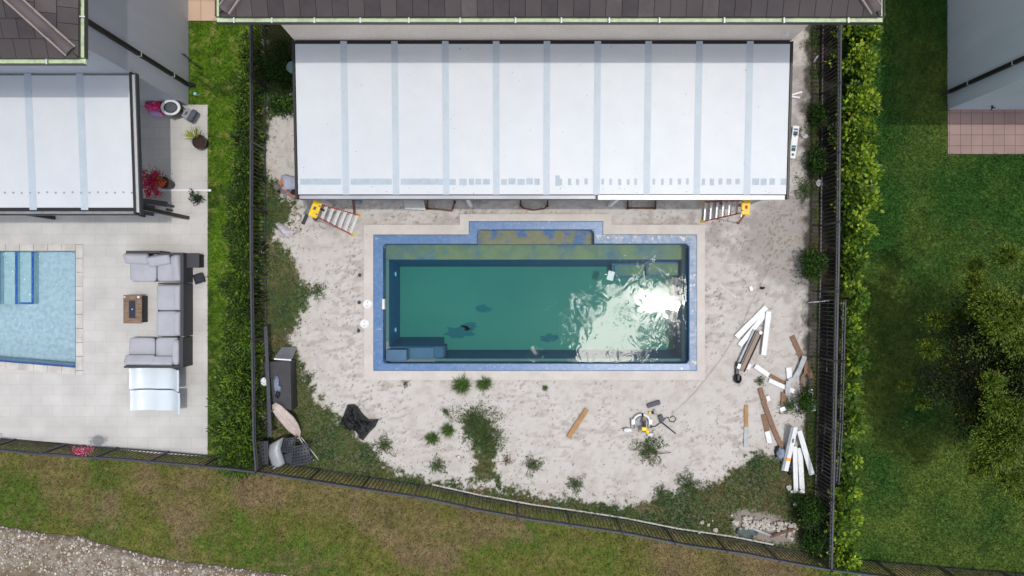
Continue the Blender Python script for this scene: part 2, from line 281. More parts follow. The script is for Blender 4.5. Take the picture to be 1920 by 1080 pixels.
# ------------------------------------------------------------------ object helpers
ROOT = {}
def tag(o, label=None, cat=None, group=None, kind=None):
    if label: o['label'] = label
    if cat: o['category'] = cat
    if group: o['group'] = group
    if kind: o['kind'] = kind
    return o
def thing(name, label, cat, loc=(0, 0, 0), group=None, rz=0.0):
    o = bpy.data.objects.new(name, None); COL.objects.link(o); o.location = loc; o.rotation_euler = (0, 0, rz)
    o.empty_display_size = 0.2
    ROOT[o.name] = (Vector(loc), rz)
    return tag(o, label, cat, group)
def link_mesh(name, me, parent=None, mats=None, smooth=False):
    o = bpy.data.objects.new(name, me); COL.objects.link(o)
    if mats:
        for m in mats: me.materials.append(m)
    if parent is not None: o.parent = parent
    if smooth: me.polygons.foreach_set('use_smooth', [True] * len(me.polygons))
    return o
class MB:
    """collects shapes given in WORLD coordinates; build() links them as one mesh object"""
    def __init__(s): s.v = []; s.f = []; s.m = []
    def add(s, vs, fs, mi=0):
        b = len(s.v); s.v += [tuple(p) for p in vs]; s.f += [tuple(b + i for i in f) for f in fs]; s.m += [mi] * len(fs)
    def mbox(s, Mx, size, mi=0):
        x, y, z = (a / 2 for a in size)
        vs = [Mx @ Vector(p) for p in ((-x,-y,-z),(x,-y,-z),(x,y,-z),(-x,y,-z),(-x,-y,z),(x,-y,z),(x,y,z),(-x,y,z))]
        s.add(vs, [(0,3,2,1),(4,5,6,7),(0,1,5,4),(1,2,6,5),(2,3,7,6),(3,0,4,7)], mi)
    def box(s, c, size, rz=0.0, mi=0, rx=0.0, ry=0.0):
        Mx = Matrix.Translation(c) @ Matrix.Rotation(rz, 4, 'Z') @ Matrix.Rotation(ry, 4, 'Y') @ Matrix.Rotation(rx, 4, 'X')
        s.mbox(Mx, size, mi)
    def b2(s, x0, x1, y0, y1, z0, z1, mi=0): s.box(((x0+x1)/2, (y0+y1)/2, (z0+z1)/2), (abs(x1-x0), abs(y1-y0), abs(z1-z0)), 0, mi)
    def bar(s, p, q, w, h, mi=0, up=(0, 0, 1)):
        p, q = Vector(p), Vector(q); d = q - p; L = d.length
        if L < 1e-6: return
        d.normalize(); u_ = Vector(up)
        if abs(d.dot(u_)) > 0.98: u_ = Vector((0, 1, 0))
        y = u_.cross(d).normalized(); z = d.cross(y)
        Mx = Matrix((d, y, z)).transposed().to_4x4(); Mx.translation = (p + q) / 2
        s.mbox(Mx, (L, w, h), mi)
    def cyl(s, p, q, r, r2=None, n=12, mi=0, cap=True):
        p, q = Vector(p), Vector(q); r2 = r if r2 is None else r2; d = (q - p).normalized()
        a = d.orthogonal().normalized(); b = d.cross(a)
        vs = []
        for c_, rr in ((p, r), (q, r2)):
            for i in range(n):
                t = 2 * math.pi * i / n; vs.append(c_ + (a * math.cos(t) + b * math.sin(t)) * rr)
        fs = [(i, (i+1) % n, n + (i+1) % n, n + i) for i in range(n)]
        if cap: fs += [tuple(reversed(range(n))), tuple(range(n, 2*n))]
        s.add(vs, fs, mi)
    def tube(s, pts, r, n=8, mi=0):
        pts = [Vector(p) for p in pts]; vs = []; N = len(pts)
        rr = r if isinstance(r, (list, tuple)) else [r] * N
        a = None
        for i, p in enumerate(pts):
            d = (pts[min(i+1, N-1)] - pts[max(i-1, 0)]).normalized()
            a = d.orthogonal().normalized() if a is None else (a - d * a.dot(d)).normalized()
            b = d.cross(a)
            for k in range(n):
                t = 2*math.pi*k/n; vs.append(p + (a*math.cos(t) + b*math.sin(t)) * rr[i])
        fs = [(i*n+k, i*n+(k+1)%n, (i+1)*n+(k+1)%n, (i+1)*n+k) for i in range(N-1) for k in range(n)]
        fs += [tuple(reversed(range(n))), tuple(range((N-1)*n, N*n))]
        s.add(vs, fs, mi)
    def lathe(s, c, prof, n=24, mi=0, rx=1.0, ry=1.0):
        vs = [(c[0] + r*rx*math.cos(2*math.pi*k/n), c[1] + r*ry*math.sin(2*math.pi*k/n), c[2] + z) for r, z in prof for k in range(n)]
        P = len(prof)
        fs = [(i*n+k, i*n+(k+1)%n, (i+1)*n+(k+1)%n, (i+1)*n+k) for i in range(P-1) for k in range(n)]
        if prof[0][0] > 1e-4: fs.append(tuple(reversed(range(n))))
        if prof[-1][0] > 1e-4: fs.append(tuple(range((P-1)*n, P*n)))
        s.add(vs, fs, mi)
    def prism(s, poly, z0, z1, mi=0):
        n = len(poly); A = sum(poly[i][0]*poly[(i+1)%n][1] - poly[(i+1)%n][0]*poly[i][1] for i in range(n))
        if A < 0: poly = poly[::-1]
        vs = [(x, y, z0) for x, y in poly] + [(x, y, z1) for x, y in poly]
        s.add(vs, [tuple(reversed(range(n))), tuple(range(n, 2*n))] + [(i, (i+1)%n, n+(i+1)%n, n+i) for i in range(n)], mi)
    def cushion(s, c, size, rz=0.0, rx=0.0, ry=0.0, e=0.28, n=14, mi=0, wob=0.0):
        """soft rounded block"""
        Mx = Matrix.Translation(c) @ Matrix.Rotation(rz, 4, 'Z') @ Matrix.Rotation(ry, 4, 'Y') @ Matrix.Rotation(rx, 4, 'X')
        f = lambda t, p: math.copysign(abs(t) ** p, t)
        vs = []; U = 2*n
        ph = random.random() * 6
        for i in range(n+1):
            la = -math.pi/2 + math.pi*i/n
            for k in range(U):
                lo = 2*math.pi*k/U
                x = f(math.cos(la), 0.45) * f(math.cos(lo), e); y = f(math.cos(la), 0.45) * f(math.sin(lo), e); z = f(math.sin(la), 0.7)
                w = 1 + wob * math.sin(3*lo + ph + 2*z)
                vs.append(Mx @ Vector((x*size[0]/2*w, y*size[1]/2*w, z*size[2]/2)))
        fs = [(i*U+k, i*U+(k+1)%U, (i+1)*U+(k+1)%U, (i+1)*U+k) for i in range(n) for k in range(U)]
        s.add(vs, fs, mi)
    def blob(s, c, rad, n=12, rough=0.2, seed=0, mi=0, ang=0.5):
        rs = random.Random(seed); U = 2*n; vs = []
        ks = [(rs.uniform(1, 4), rs.uniform(1, 4), rs.uniform(1, 4), rs.uniform(0, 6), rs.uniform(0.4, 1)) for _ in range(7)]
        for i in range(n+1):
            la = -math.pi/2 + math.pi*i/n
            for k in range(U):
                lo = 2*math.pi*k/U; d = Vector((math.cos(la)*math.cos(lo), math.cos(la)*math.sin(lo), math.sin(la)))
                q = 1 + rough * sum(w*math.sin(a*d.x*2.3 + b*d.y*2.1 + g*d.z*2.5 + p) for a, b, g, p, w in ks) / 2.5
                vs.append((c[0] + d.x*rad[0]*q, c[1] + d.y*rad[1]*q, c[2] + d.z*rad[2]*q))
        s.add(vs, [(i*U+k, i*U+(k+1)%U, (i+1)*U+(k+1)%U, (i+1)*U+k) for i in range(n) for k in range(U)], mi)
    def build(s, name, mats, parent=None, smooth=False, bevel=0.0, origin=None, label=None):
        if not isinstance(mats, (list, tuple)): mats = [mats]
        root = parent
        while root is not None and root.parent is not None: root = root.parent
        if root is not None:
            if root.name in ROOT: o_, rz = ROOT[root.name]
            else: o_, rz = Vector((0, 0, 0)), 0
        else:
            if origin is None:
                a = np.array(s.v); origin = (float((a[:, 0].min()+a[:, 0].max())/2), float((a[:, 1].min()+a[:, 1].max())/2), float(a[:, 2].min()))
            o_, rz = Vector(origin), 0
        inv = Matrix.Rotation(-rz, 4, 'Z') @ Matrix.Translation(-o_)
        me = bpy.data.meshes.new(name); me.from_pydata([inv @ Vector(p) for p in s.v], [], s.f)
        me.polygons.foreach_set('material_index', s.m)
        me.validate(); me.update()
        o = link_mesh(name, me, parent, mats, smooth)
        if root is None: o.location = o_; ROOT[o.name] = (o_, 0)
        if bevel > 0:
            b = o.modifiers.new('bevel', 'BEVEL'); b.width = bevel; b.segments = 2; b.limit_method = 'ANGLE'
        if label: o['label'] = label
        return o
def fastmesh(name, verts, faces_n, cols=None, parent=None, material=None, loc=(0, 0, 0)):
    """verts (N,3) grouped by faces_n corners each; cols per face (F,3)"""
    nv = len(verts); nf = nv // faces_n
    me = bpy.data.meshes.new(name)
    me.vertices.add(nv); me.vertices.foreach_set('co', (verts - np.array(loc)).astype(np.float32).ravel())
    me.loops.add(nv); me.loops.foreach_set('vertex_index', np.arange(nv, dtype=np.int32))
    me.polygons.add(nf); me.polygons.foreach_set('loop_start', np.arange(0, nv, faces_n, dtype=np.int32))
    me.update(calc_edges=True)
    if cols is not None:
        a = me.color_attributes.new('col', 'FLOAT_COLOR', 'POINT')
        c = np.ones((nv, 4), np.float32); c[:, :3] = np.repeat(cols, faces_n, axis=0); a.data.foreach_set('color', c.ravel())
    o = link_mesh(name, me, parent, [material]); 
    if parent is None: o.location = loc
    return o
# ------------------------------------------------------------------ noise
_tab = np.random.default_rng(5).random((256, 256))
def vnoise(x, y):
    xi = np.floor(x).astype(int); yi = np.floor(y).astype(int); fx = x - xi; fy = y - yi
    fx = fx*fx*(3-2*fx); fy = fy*fy*(3-2*fy)
    g = lambda a, b: _tab[a & 255, b & 255]
    return (g(xi, yi)*(1-fx) + g(xi+1, yi)*fx)*(1-fy) + (g(xi, yi+1)*(1-fx) + g(xi+1, yi+1)*fx)*fy
def fbm(x, y, s, o=5, off=0.0):
    x = np.asarray(x, float)*s + 31.7 + off; y = np.asarray(y, float)*s + 17.3 + off*1.7; t = 0; a = 0.5; tot = 0
    for i in range(o):
        t = t + a*vnoise(x, y); tot += a; a *= 0.55; x = x*2.03 + 5.1; y = y*2.03 + 9.2
    return t / tot
def inpoly(x, y, poly):
    x = np.asarray(x); y = np.asarray(y); r = np.zeros(x.shape, bool); n = len(poly)
    for i in range(n):
        x1, y1 = poly[i]; x2, y2 = poly[(i+1) % n]
        c = ((y1 > y) != (y2 > y))
        with np.errstate(divide='ignore', invalid='ignore'):
            r ^= c & (x < (x2-x1)*(y-y1)/((y2-y1) if y2 != y1 else 1e-9) + x1)
    return r
def dpoly(x, y, poly):
    """signed distance, positive inside"""
    d = np.full(np.shape(x), 1e9); n = len(poly)
    for i in range(n):
        x1, y1 = poly[i]; x2, y2 = poly[(i+1) % n]; dx, dy = x2-x1, y2-y1
        t = np.clip(((x-x1)*dx + (y-y1)*dy) / (dx*dx+dy*dy+1e-12), 0, 1)
        d = np.minimum(d, np.hypot(x-x1-t*dx, y-y1-t*dy))
    return np.where(inpoly(x, y, poly), d, -d)
def P0(l): return [W(a, b) for a, b in l]
def sstep(a, b, x): t = np.clip((x-a)/(b-a), 0, 1); return t*t*(3-2*t)
def mixc(a, b, t): return a*(1-t[..., None]) + np.array(b)*t[..., None]

# ------------------------------------------------------------------ where things are (ground plan, metres)
POOL_H = (-3.98, 5.40, -2.42, 1.78)     # hole under the main pool and its collar
LPOOL_H = (-17.5, -12.50, -2.60, 1.35)  # hole under the neighbour's pool
fenL = [(-7.20, 9.5), (-7.20, 1.0), (-7.12, -4.2), (-7.05, -5.08)]
fenB = [(-7.05, -5.08)] + [W(a, b, 1.22) for a, b in ((587, 903), (690, 919), (800, 936), (895, 957), (1000, 976), (1087, 988), (1185, 1003), (1290, 1024), (1400, 1040), (1480, 1056))] + [(8.80, -7.78)]
fenR = [(9.10, 9.5), (9.06, 7.2), (9.0, 1.0), (8.90, -3.9), (8.80, -7.78)]
fenBL = [(-17.5, -4.12), W(0, 845, 1.22), W(48, 850, 1.22), W(250, 864, 1.22), W(430, 880, 1.22), (-7.05, -5.08)]
fenBR = [(8.80, -7.78), (10.34, -7.97), (12.4, -8.15), (14.6, -8.33), (18.0, -8.6)]

# ------------------------------------------------------------------ ground sheet to the horizon, with the two pool holes
mb = MB()
X = [-400, LPOOL_H[0], LPOOL_H[1], POOL_H[0], POOL_H[1], 400]
def gq(x0, x1, y0, y1): mb.add([(x0, y0, -.06), (x1, y0, -.06), (x1, y1, -.06), (x0, y1, -.06)], [(0, 1, 2, 3)])
gq(-400, 400, 1.78, 400); gq(-400, 400, -400, -2.60); gq(-400, LPOOL_H[0], -2.60, 1.78); gq(LPOOL_H[0], LPOOL_H[1], 1.35, 1.78)
gq(LPOOL_H[1], POOL_H[0], -2.60, 1.78); gq(POOL_H[0], POOL_H[1], -2.60, POOL_H[2]); gq(POOL_H[1], 400, -2.60, 1.78)
tag(mb.build('ground', M['farland'], origin=(0, 0, 0)), kind='structure')

def terrain(name, x0, x1, y0, y1, res, keep, height, colour, material, kind='structure'):
    xs = np.arange(x0, x1 + res/2, res); ys = np.arange(y0, y1 + res/2, res)
    X_, Y_ = np.meshgrid(xs, ys); Z_ = height(X_, Y_); c = colour(X_, Y_)
    nx, ny = len(xs), len(ys)
    i, j = np.meshgrid(np.arange(nx-1), np.arange(ny-1)); a = (j*nx + i)
    k = keep(X_[:-1, :-1] + res/2, Y_[:-1, :-1] + res/2)
    a = a[k]; F = np.stack([a, a+1, a+1+nx, a+nx], 1)
    used = np.unique(F); rem = np.full(nx*ny, -1); rem[used] = np.arange(len(used)); F = rem[F]
    V = np.stack([X_.ravel(), Y_.ravel(), Z_.ravel()], 1)[used]; cc = c.reshape(-1, 3)[used]
    me = bpy.data.meshes.new(name); me.vertices.add(len(V)); me.vertices.foreach_set('co', V.astype(np.float32).ravel())
    me.loops.add(F.size); me.loops.foreach_set('vertex_index', F.astype(np.int32).ravel())
    me.polygons.add(len(F)); me.polygons.foreach_set('loop_start', np.arange(0, F.size, 4, dtype=np.int32)); me.update(calc_edges=True)
    at = me.color_attributes.new('col', 'FLOAT_COLOR', 'POINT'); q = np.ones((len(V), 4), np.float32); q[:, :3] = np.clip(cc, 0, 1); at.data.foreach_set('color', q.ravel())
    o = link_mesh(name, me, None, [material], True); o['kind'] = kind
    return o
# --- colours of lawns
def blobs(x, y, lst):
    t = np.zeros(np.shape(x))
    for px, py, r, w in lst:
        cx, cy = W(px, py); t = t + w*np.exp(-((x-cx)**2 + (y-cy)**2) / (r/64.0)**2)
    return t
DRY = [(110, 900, 55, 1), (60, 880, 60, .6), (130, 945, 40, .7), (340, 905, 60, .6), (380, 960, 45, .5), (520, 905, 60, .8), (620, 930, 70, .8), (740, 960, 60, .9),
       (765, 990, 45, 1), (850, 1010, 45, .7), (890, 975, 40, .7), (960, 990, 40, .5), (1080, 1020, 40, .5), (1340, 1060, 80, .8), (1450, 1075, 60, .8), (1250, 1050, 40, .4), (240, 985, 50, .3)]
GRN = [(30, 930, 60, .9), (20, 965, 70, .8), (190, 880, 45, .7), (200, 1010, 90, .6), (480, 1050, 90, .8), (600, 1070, 90, .7), (900, 1040, 80, .5), (1000, 1000, 50, .6), (1120, 1030, 60, .6), (400, 1000, 60, .4)]
def col_south(x, y):
    n1 = fbm(x, y, 0.9, 5); n2 = fbm(x, y, 3.2, 4, 40)
    d = sstep(.25, .85, blobs(x, y, DRY) + (n1-.5)*1.6 + .18); g = sstep(.3, .9, blobs(x, y, GRN) + (n2-.5)*1.2 + (n1-.5)*.6)
    base = np.zeros(np.shape(x)+(3,)) + np.array(C(100, 106, 46))
    base = mixc(base, C(120, 104, 72), d*.55); base = mixc(base, C(78, 100, 34), g*.85)
    n4 = fbm(x, y, 13, 3, 61); base = mixc(base, C(132, 114, 78), sstep(.52, .7, fbm(x, y, 5.5, 4, 66))*.4); base = mixc(base, C(134, 112, 92), sstep(.45, .75, n1)*d*.5)
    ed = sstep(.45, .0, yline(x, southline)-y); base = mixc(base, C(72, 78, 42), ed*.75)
    return base * ((0.74 + .5*n2)*(.55+.9*n4))[..., None]
def col_west(x, y):
    n1 = fbm(x, y, 1.3, 5, 3); n2 = fbm(x, y, 5, 3, 12)
    base = np.zeros(np.shape(x)+(3,)) + np.array(C(92, 126, 30))
    base = mixc(base, C(70, 96, 30), sstep(.45, .7, n1)); base = mixc(base, C(140, 140, 76), sstep(.58, .78, n2)*.6)
    n4 = fbm(x, y, 14, 3, 62)
    return base * ((.8 + .4*n2)*(.5+n4))[..., None]
def col_east(x, y):
    n1 = fbm(x, y, .6, 5, 7); n2 = fbm(x, y, 4, 3, 22)
    base = np.zeros(np.shape(x)+(3,)) + np.array(C(78, 104, 42))
    base = mixc(base, C(98, 118, 50), sstep(.46, .7, n1)*.85); base = mixc(base, C(52, 92, 34), sstep(.5, .25, n1))
    n4 = fbm(x, y, 15, 3, 63)
    base = mixc(base, C(46, 42, 34), sstep(9.75, 9.3, x + .5*(n2-.5)))  # shade at the hedge base painted into the ground colour
    return base * ((.84 + .35*n2)*(.62+.8*n4))[..., None]
def zlawn(x, y): return 0.02*(fbm(x, y, 1.5, 4) - .5)
def yline(x, ln):
    xs = [p[0] for p in ln]; ys = [p[1] for p in ln]; return np.interp(x, xs, ys)
southline = fenBL[:-1] + fenB[:-1] + fenBR
GE = P0([(-80, 978), (0, 985), (60, 994), (100, 1001), (150, 1004), (190, 1018), (250, 1034), (300, 1046), (350, 1053), (420, 1061), (500, 1072), (560, 1079), (660, 1100), (800, 1115)])
def yg(x): return yline(x, GE)
def ksouth(x, y): return (y < yline(x, southline) + .0) & (y > yg(x) - .5)
def keast(x, y): return (x > 8.9) & (y > yline(x, southline) - .02) & ~((x > 12.75) & (y > 3.92))
def kwest(x, y): return (x > -9.45) & (x < -7.22 + .1*(fbm(x, y, 3, 2)-.5)) & (y > yline(x, southline)) & ~((x < -8.90) & (y < 5.36)) & ~((y > 7.80) & (x < -8.7))
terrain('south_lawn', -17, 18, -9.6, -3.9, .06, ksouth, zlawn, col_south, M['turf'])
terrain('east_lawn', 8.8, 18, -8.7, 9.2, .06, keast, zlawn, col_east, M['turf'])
terrain('west_lawn', -9.5, -7.05, -5.2, 9.6, .05, kwest, zlawn, col_west, M['turf'])
# --- gravel track
def kgr(x, y): return (y < yg(x) + .12*(fbm(x, y, 5, 4, 9)-.5)) & (x < 3)
def col_gr(x, y):
    n = fbm(x, y, 6, 5, 50); n2 = fbm(x, y, 1.4, 4, 60)
    b = np.zeros(np.shape(x)+(3,)) + np.array(C(152, 142, 128)); b = mixc(b, C(112, 96, 78), sstep(.35, .7, n))
    dirt = sstep(1.0, 1.5, (yg(x)-y) + (n2-.5)*1.2); b = mixc(b, C(104, 90, 66), dirt*.85)
    rim = sstep(.22, .05, np.abs(yg(x)-y) + .1*(n-.5)); b = mixc(b, C(84, 74, 66), rim*.8)
    return b*(.75+.5*n)[..., None]
terrain('gravel_track', -17, 3, -10.2, -6.3, .035, kgr, lambda x, y: .018 + .03*fbm(x, y, 9, 3), col_gr, M['gravel'])

# --- sand yard with its weedy edges
VEG = [P0(p) for p in (
    [(490, 30), (556, 30), (556, 195), (530, 222), (505, 235), (497, 262), (485, 262)],
    [(485, 255), (496, 265), (500, 330), (522, 345), (545, 378), (558, 372), (560, 392), (548, 405), (556, 430), (535, 424), (518, 440), (545, 470), (562, 498), (588, 545), (580, 578), (556, 612), (545, 640), (565, 672), (580, 700), (590, 735), (620, 760), (655, 800), (690, 828), (712, 852), (742, 878), (790, 892), (860, 905), (900, 915), (940, 912), (985, 916), (1015, 928), (1060, 924), (1090, 938), (1130, 936), (1165, 944), (1205, 946), (1240, 935), (1290, 915), (1345, 900), (1390, 865), (1430, 842), (1475, 850), (1500, 860), (1520, 700), (1545, 700), (1560, 1100), (480, 900)],
    [(862, 782), (880, 768), (905, 772), (925, 800), (938, 835), (930, 865), (938, 905), (885, 910), (888, 850), (868, 815)],
    [(1545, 40), (1510, 40), (1520, 100), (1528, 180), (1515, 250), (1530, 330), (1525, 400), (1530, 450), (1508, 480), (1505, 520), (1535, 560), (1528, 640), (1520, 700), (1560, 700)],
)]
def vegmask(x, y):
    n = fbm(x, y, 2.2, 5, 70) - .5; n3 = fbm(x, y, 9, 4, 90) - .5
    d = np.max([dpoly(x, y, p) for p in VEG], axis=0)
    return d + n*.45 + n3*.55 + (fbm(x, y, 20, 3, 91)-.5)*.25
BARE = P0([(1370, 965), (1395, 955), (1450, 965), (1490, 985), (1495, 1015), (1460, 1020), (1380, 1005)])
def veg01(x, y):
    b = dpoly(x, y, BARE); return sstep(-.02, .14, vegmask(x, y)) * (1 - sstep(-.1, .1, b))
def zsand(x, y):
    n = fbm(x, y, 1.1, 4, 5); m = fbm(x, y, 4.5, 4, 15); f = fbm(x, y, 11, 3, 25)
    X_ = np.asarray(x, float); Y_ = np.asarray(y, float); dim = 0
    for g, dep, rad in ((.31, .022, .075), (.43, .026, .10)):     # footprints and kicked hollows
        ci = np.floor(X_/g).astype(int); cj = np.floor(Y_/g).astype(int); h1 = _tab[ci & 255, cj & 255]; h2 = _tab[(cj+77) & 255, (ci+31) & 255]
        dx = X_ - (ci+.3+.4*h1)*g; dy = Y_ - (cj+.3+.4*h2)*g; a = h1*9
        u_ = dx*np.cos(a)+dy*np.sin(a); v_ = dy*np.cos(a)-dx*np.sin(a)
        dim = dim + np.where(h2 > .35, dep*np.exp(-(u_/rad)**2-(v_/(rad*.5))**2) - dep*.45*np.exp(-((np.hypot(u_*.7, v_)-rad*.95)/(rad*.3))**2), 0)
    return -dim + .05*(n-.5) + .045*(m-.5) + .02*(f-.5)
def col_sand(x, y):
    n = fbm(x, y, .8, 5, 33); m = fbm(x, y, 5, 5, 44); f = fbm(x, y, 14, 4, 55)
    b = np.zeros(np.shape(x)+(3,)) + np.array(C(199, 194, 189))
    b = mixc(b, C(186, 178, 172), sstep(.42, .68, m)*.7); b = mixc(b, C(206, 201, 198), sstep(.5, .72, n)*.6)
    damp = blobs(x, y, [(1475, 500, 60, .55), (1490, 420, 60, .85), (1440, 440, 55, .8), (1385, 480, 22, .45), (1520, 600, 40, .6), (1505, 160, 60, .7), (1510, 260, 45, .6), (1520, 350, 40, .7), (1340, 450, 30, .25), (1520, 500, 50, .6), (1330, 410, 50, .3), (1240, 400, 70, .35),
                         (900, 395, 120, .3), (1510, 830, 40, .6), (600, 395, 60, .3)])
    b = mixc(b, C(146, 140, 138), sstep(.15, .9, damp + (m-.5)*1.0)*.75)
    b = mixc(b, C(170, 161, 154), sstep(.56, .80, fbm(x*.6, y*1.5, 8, 4, 58) + (n-.5)*.6 + damp*.15)*.75); b = mixc(b, C(120, 112, 104), sstep(.76, .82, fbm(x, y, 21, 3, 57) + (n-.5)*.35 + damp*.10)*.7)
    b = mixc(b, C(58, 54, 46), sstep(8.42, 8.72, x + .5*(m-.5))*.9)  # dark shade along the right fence, painted into the soil colour
    hb = sstep(-.12, .08, dpoly(x, y, BARE)); b = mixc(b, C(138, 128, 120), hb*.9)
    v = veg01(x, y)
    g = mixc(np.zeros(np.shape(x)+(3,)) + np.array(C(82, 88, 54)), C(104, 94, 68), sstep(.45, .6, m)); g = mixc(g, C(58, 74, 40), sstep(.45, .62, n))
    return b*(1-v*.9)[..., None] + g*(v*.9)[..., None]
def ksand(x, y):
    yl = yline(x, southline)
    return (x > -7.36) & (x < 8.98) & (y > yl) & ~((x > -4.1) & (x < 5.45) & (y > -2.5) & (y < 1.7)) & ~((x > -1.1) & (x < 2.5) & (y > 0) & (y < 2.0)) & ~((x > -5.3) & (x < 6.6) & (y > 3.0))
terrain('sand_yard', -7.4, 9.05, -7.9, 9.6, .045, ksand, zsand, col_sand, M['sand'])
mb = MB(); mb.b2(-5.42, 6.95, 2.9, 6.2, -.055, .03); tag(mb.build('patio_slab', M['slab']), kind='structure')
mb = MB(); mb.prism(P0([(-120, 196), (390, 196), (390, 858), (240, 852), (120, 835), (60, 824), (-120, 812)]), -.2, .0)
# pavers as a slab with the pool hole: four pieces butted
mb = MB()
LP = P0([(-160, 458), (157, 458), (157, 702), (-160, 654)])
z1 = .035
for a, b, c, d in ((-17.4, -8.906, 1.281, 5.36), (-12.547, -8.906, -2.53, 1.281)): mb.b2(a, b, c, d, -.055, z1)
mb.prism([(-17.4, -1.78), (-12.547, -2.53), (-8.906, -2.53), (-8.906, -4.93), (-10.5, -4.83), (-13.3, -4.52), (-17.4, -4.2)], -.055, z1)
tag(mb.build('paver_patio', M['paver'], bevel=.004), kind='structure')
mb = MB(); mb.b2(12.75, 18, 3.92, 5.22, -.055, .03); tag(mb.build('tiled_patio', M['terra'], bevel=.006), kind='structure')
mb = MB(); mb.b2(-9.47, -6.2, 7.82, 12, -.055, .035); tag(mb.build('side_path', M['peach'], bevel=.006), kind='structure')

# ------------------------------------------------------------------ grass blades
def blades(name, area, n, keep, colf, h, w, lum=(.6, 1.35), zf=None, kind='stuff'):
    x0, x1, y0, y1 = area
    x = rng.uniform(x0, x1, n); y = rng.uniform(y0, y1, n); k = keep(x, y); x = x[k]; y = y[k]; n = len(x)
    z = (zf(x, y) if zf else zlawn(x, y)) - .005
    th = rng.uniform(0, 2*np.pi, n); hh = h*rng.uniform(.5, 1.3, n); le = hh*rng.uniform(.3, 1.1, n); ww = w*rng.uniform(.6, 1.4, n)/2
    cx, sx = np.cos(th), np.sin(th)
    V = np.empty((n, 3, 3)); V[:, 0] = np.stack([x - sx*ww, y + cx*ww, z], 1); V[:, 1] = np.stack([x + sx*ww, y - cx*ww, z], 1)
    V[:, 2] = np.stack([x + cx*le, y + sx*le, z + hh], 1)
    c = colf(x, y) * rng.uniform(lum[0], lum[1], n)[:, None] * np.array([1, 1, 1])
    c[:, 0] *= rng.uniform(.85, 1.2, n)
    o = fastmesh(name, V.reshape(-1, 3), 3, np.clip(c, 0, 1), None, M['blade']); o['kind'] = kind; return o
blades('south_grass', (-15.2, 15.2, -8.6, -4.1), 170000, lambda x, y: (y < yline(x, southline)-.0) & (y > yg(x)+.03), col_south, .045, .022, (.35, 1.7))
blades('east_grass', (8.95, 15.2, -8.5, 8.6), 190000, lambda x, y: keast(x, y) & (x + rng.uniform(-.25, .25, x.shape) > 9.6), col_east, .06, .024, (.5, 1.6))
blades('west_grass', (-9.45, -7.1, -5.1, 8.6), 60000, lambda x, y: kwest(x, y), col_west, .06, .022, (.4, 1.8))
def weedcol(x, y):
    n = fbm(x, y, 1.6, 4, 77); m = fbm(x, y, 6, 3, 78)
    b = np.zeros(np.shape(x)+(3,)) + np.array(C(90, 112, 52)); b = mixc(b, C(128, 112, 72), sstep(.56, .72, n)*.6); b = mixc(b, C(64, 100, 46), sstep(.52, .36, n))
    return b*(.7+.6*m)[..., None]
blades('yard_weeds', (-7.3, 8.95, -7.8, 8.6), 420000, lambda x, y: ksand(x, y) & (veg01(x, y) > rng.uniform(.08, 1.0, x.shape)**1.3), weedcol, .09, .02, (.6, 1.6), zsand)
# loose stones on the track
def stones(name, area, n, keep, smin, smax, cols, zf):
    x0, x1, y0, y1 = area; x = rng.uniform(x0, x1, n); y = rng.uniform(y0, y1, n); k = keep(x, y); x, y = x[k], y[k]; n = len(x)
    s = smin * (smax/smin) ** (rng.random(n)**2.6); z = zf(x, y)
    base = np.array([(1, 0, 0), (0, 1, 0), (-1, 0, 0), (0, -1, 0), (0, 0, .8)], float); tri = [(0, 1, 4), (1, 2, 4), (2, 3, 4), (3, 0, 4)]
    th = rng.uniform(0, 6.28, n); c, s_ = np.cos(th), np.sin(th)
    jit = rng.uniform(.6, 1.2, (n, 5, 3)); P = base[None]*jit*s[:, None, None]
    Q = np.empty_like(P); Q[:, :, 0] = P[:, :, 0]*c[:, None] - P[:, :, 1]*s_[:, None] + x[:, None]; Q[:, :, 1] = P[:, :, 0]*s_[:, None] + P[:, :, 1]*c[:, None] + y[:, None]; Q[:, :, 2] = P[:, :, 2] + z[:, None]
    V = Q[:, np.array(tri).ravel()].reshape(-1, 3); ci = rng.integers(0, len(cols), n); cc = np.array(cols)[ci]*rng.uniform(.6, 1.1, n)[:, None]
    o = fastmesh(name, V, 3, np.repeat(cc, 4, axis=0), None, M['stone']); o['kind'] = 'stuff'; return o
stones('gravel_stones', (-15.5, -3, -8.9, -6.4), 26000, lambda x, y: (y < yg(x)-.02) & (rng.random(x.shape) < np.where(yg(x)-y > 1.15+.5*(fbm(x, y, 1.4, 4, 60)-.5), .25, 1)), .009, .06, [C(222, 218, 210), C(196, 188, 178), C(164, 152, 140), C(130, 116, 102), C(206, 200, 192)], lambda x, y: .03 + 0*x)
stones('yard_crumbs', (-7, 8.9, -7.7, 3.5), 9000, lambda x, y: ksand(x, y) & (fbm(x, y, 1.0, 4, 99) > .47), .005, .022, [C(120, 108, 98), C(90, 80, 72), C(150, 140, 132), C(70, 72, 56)], zsand)

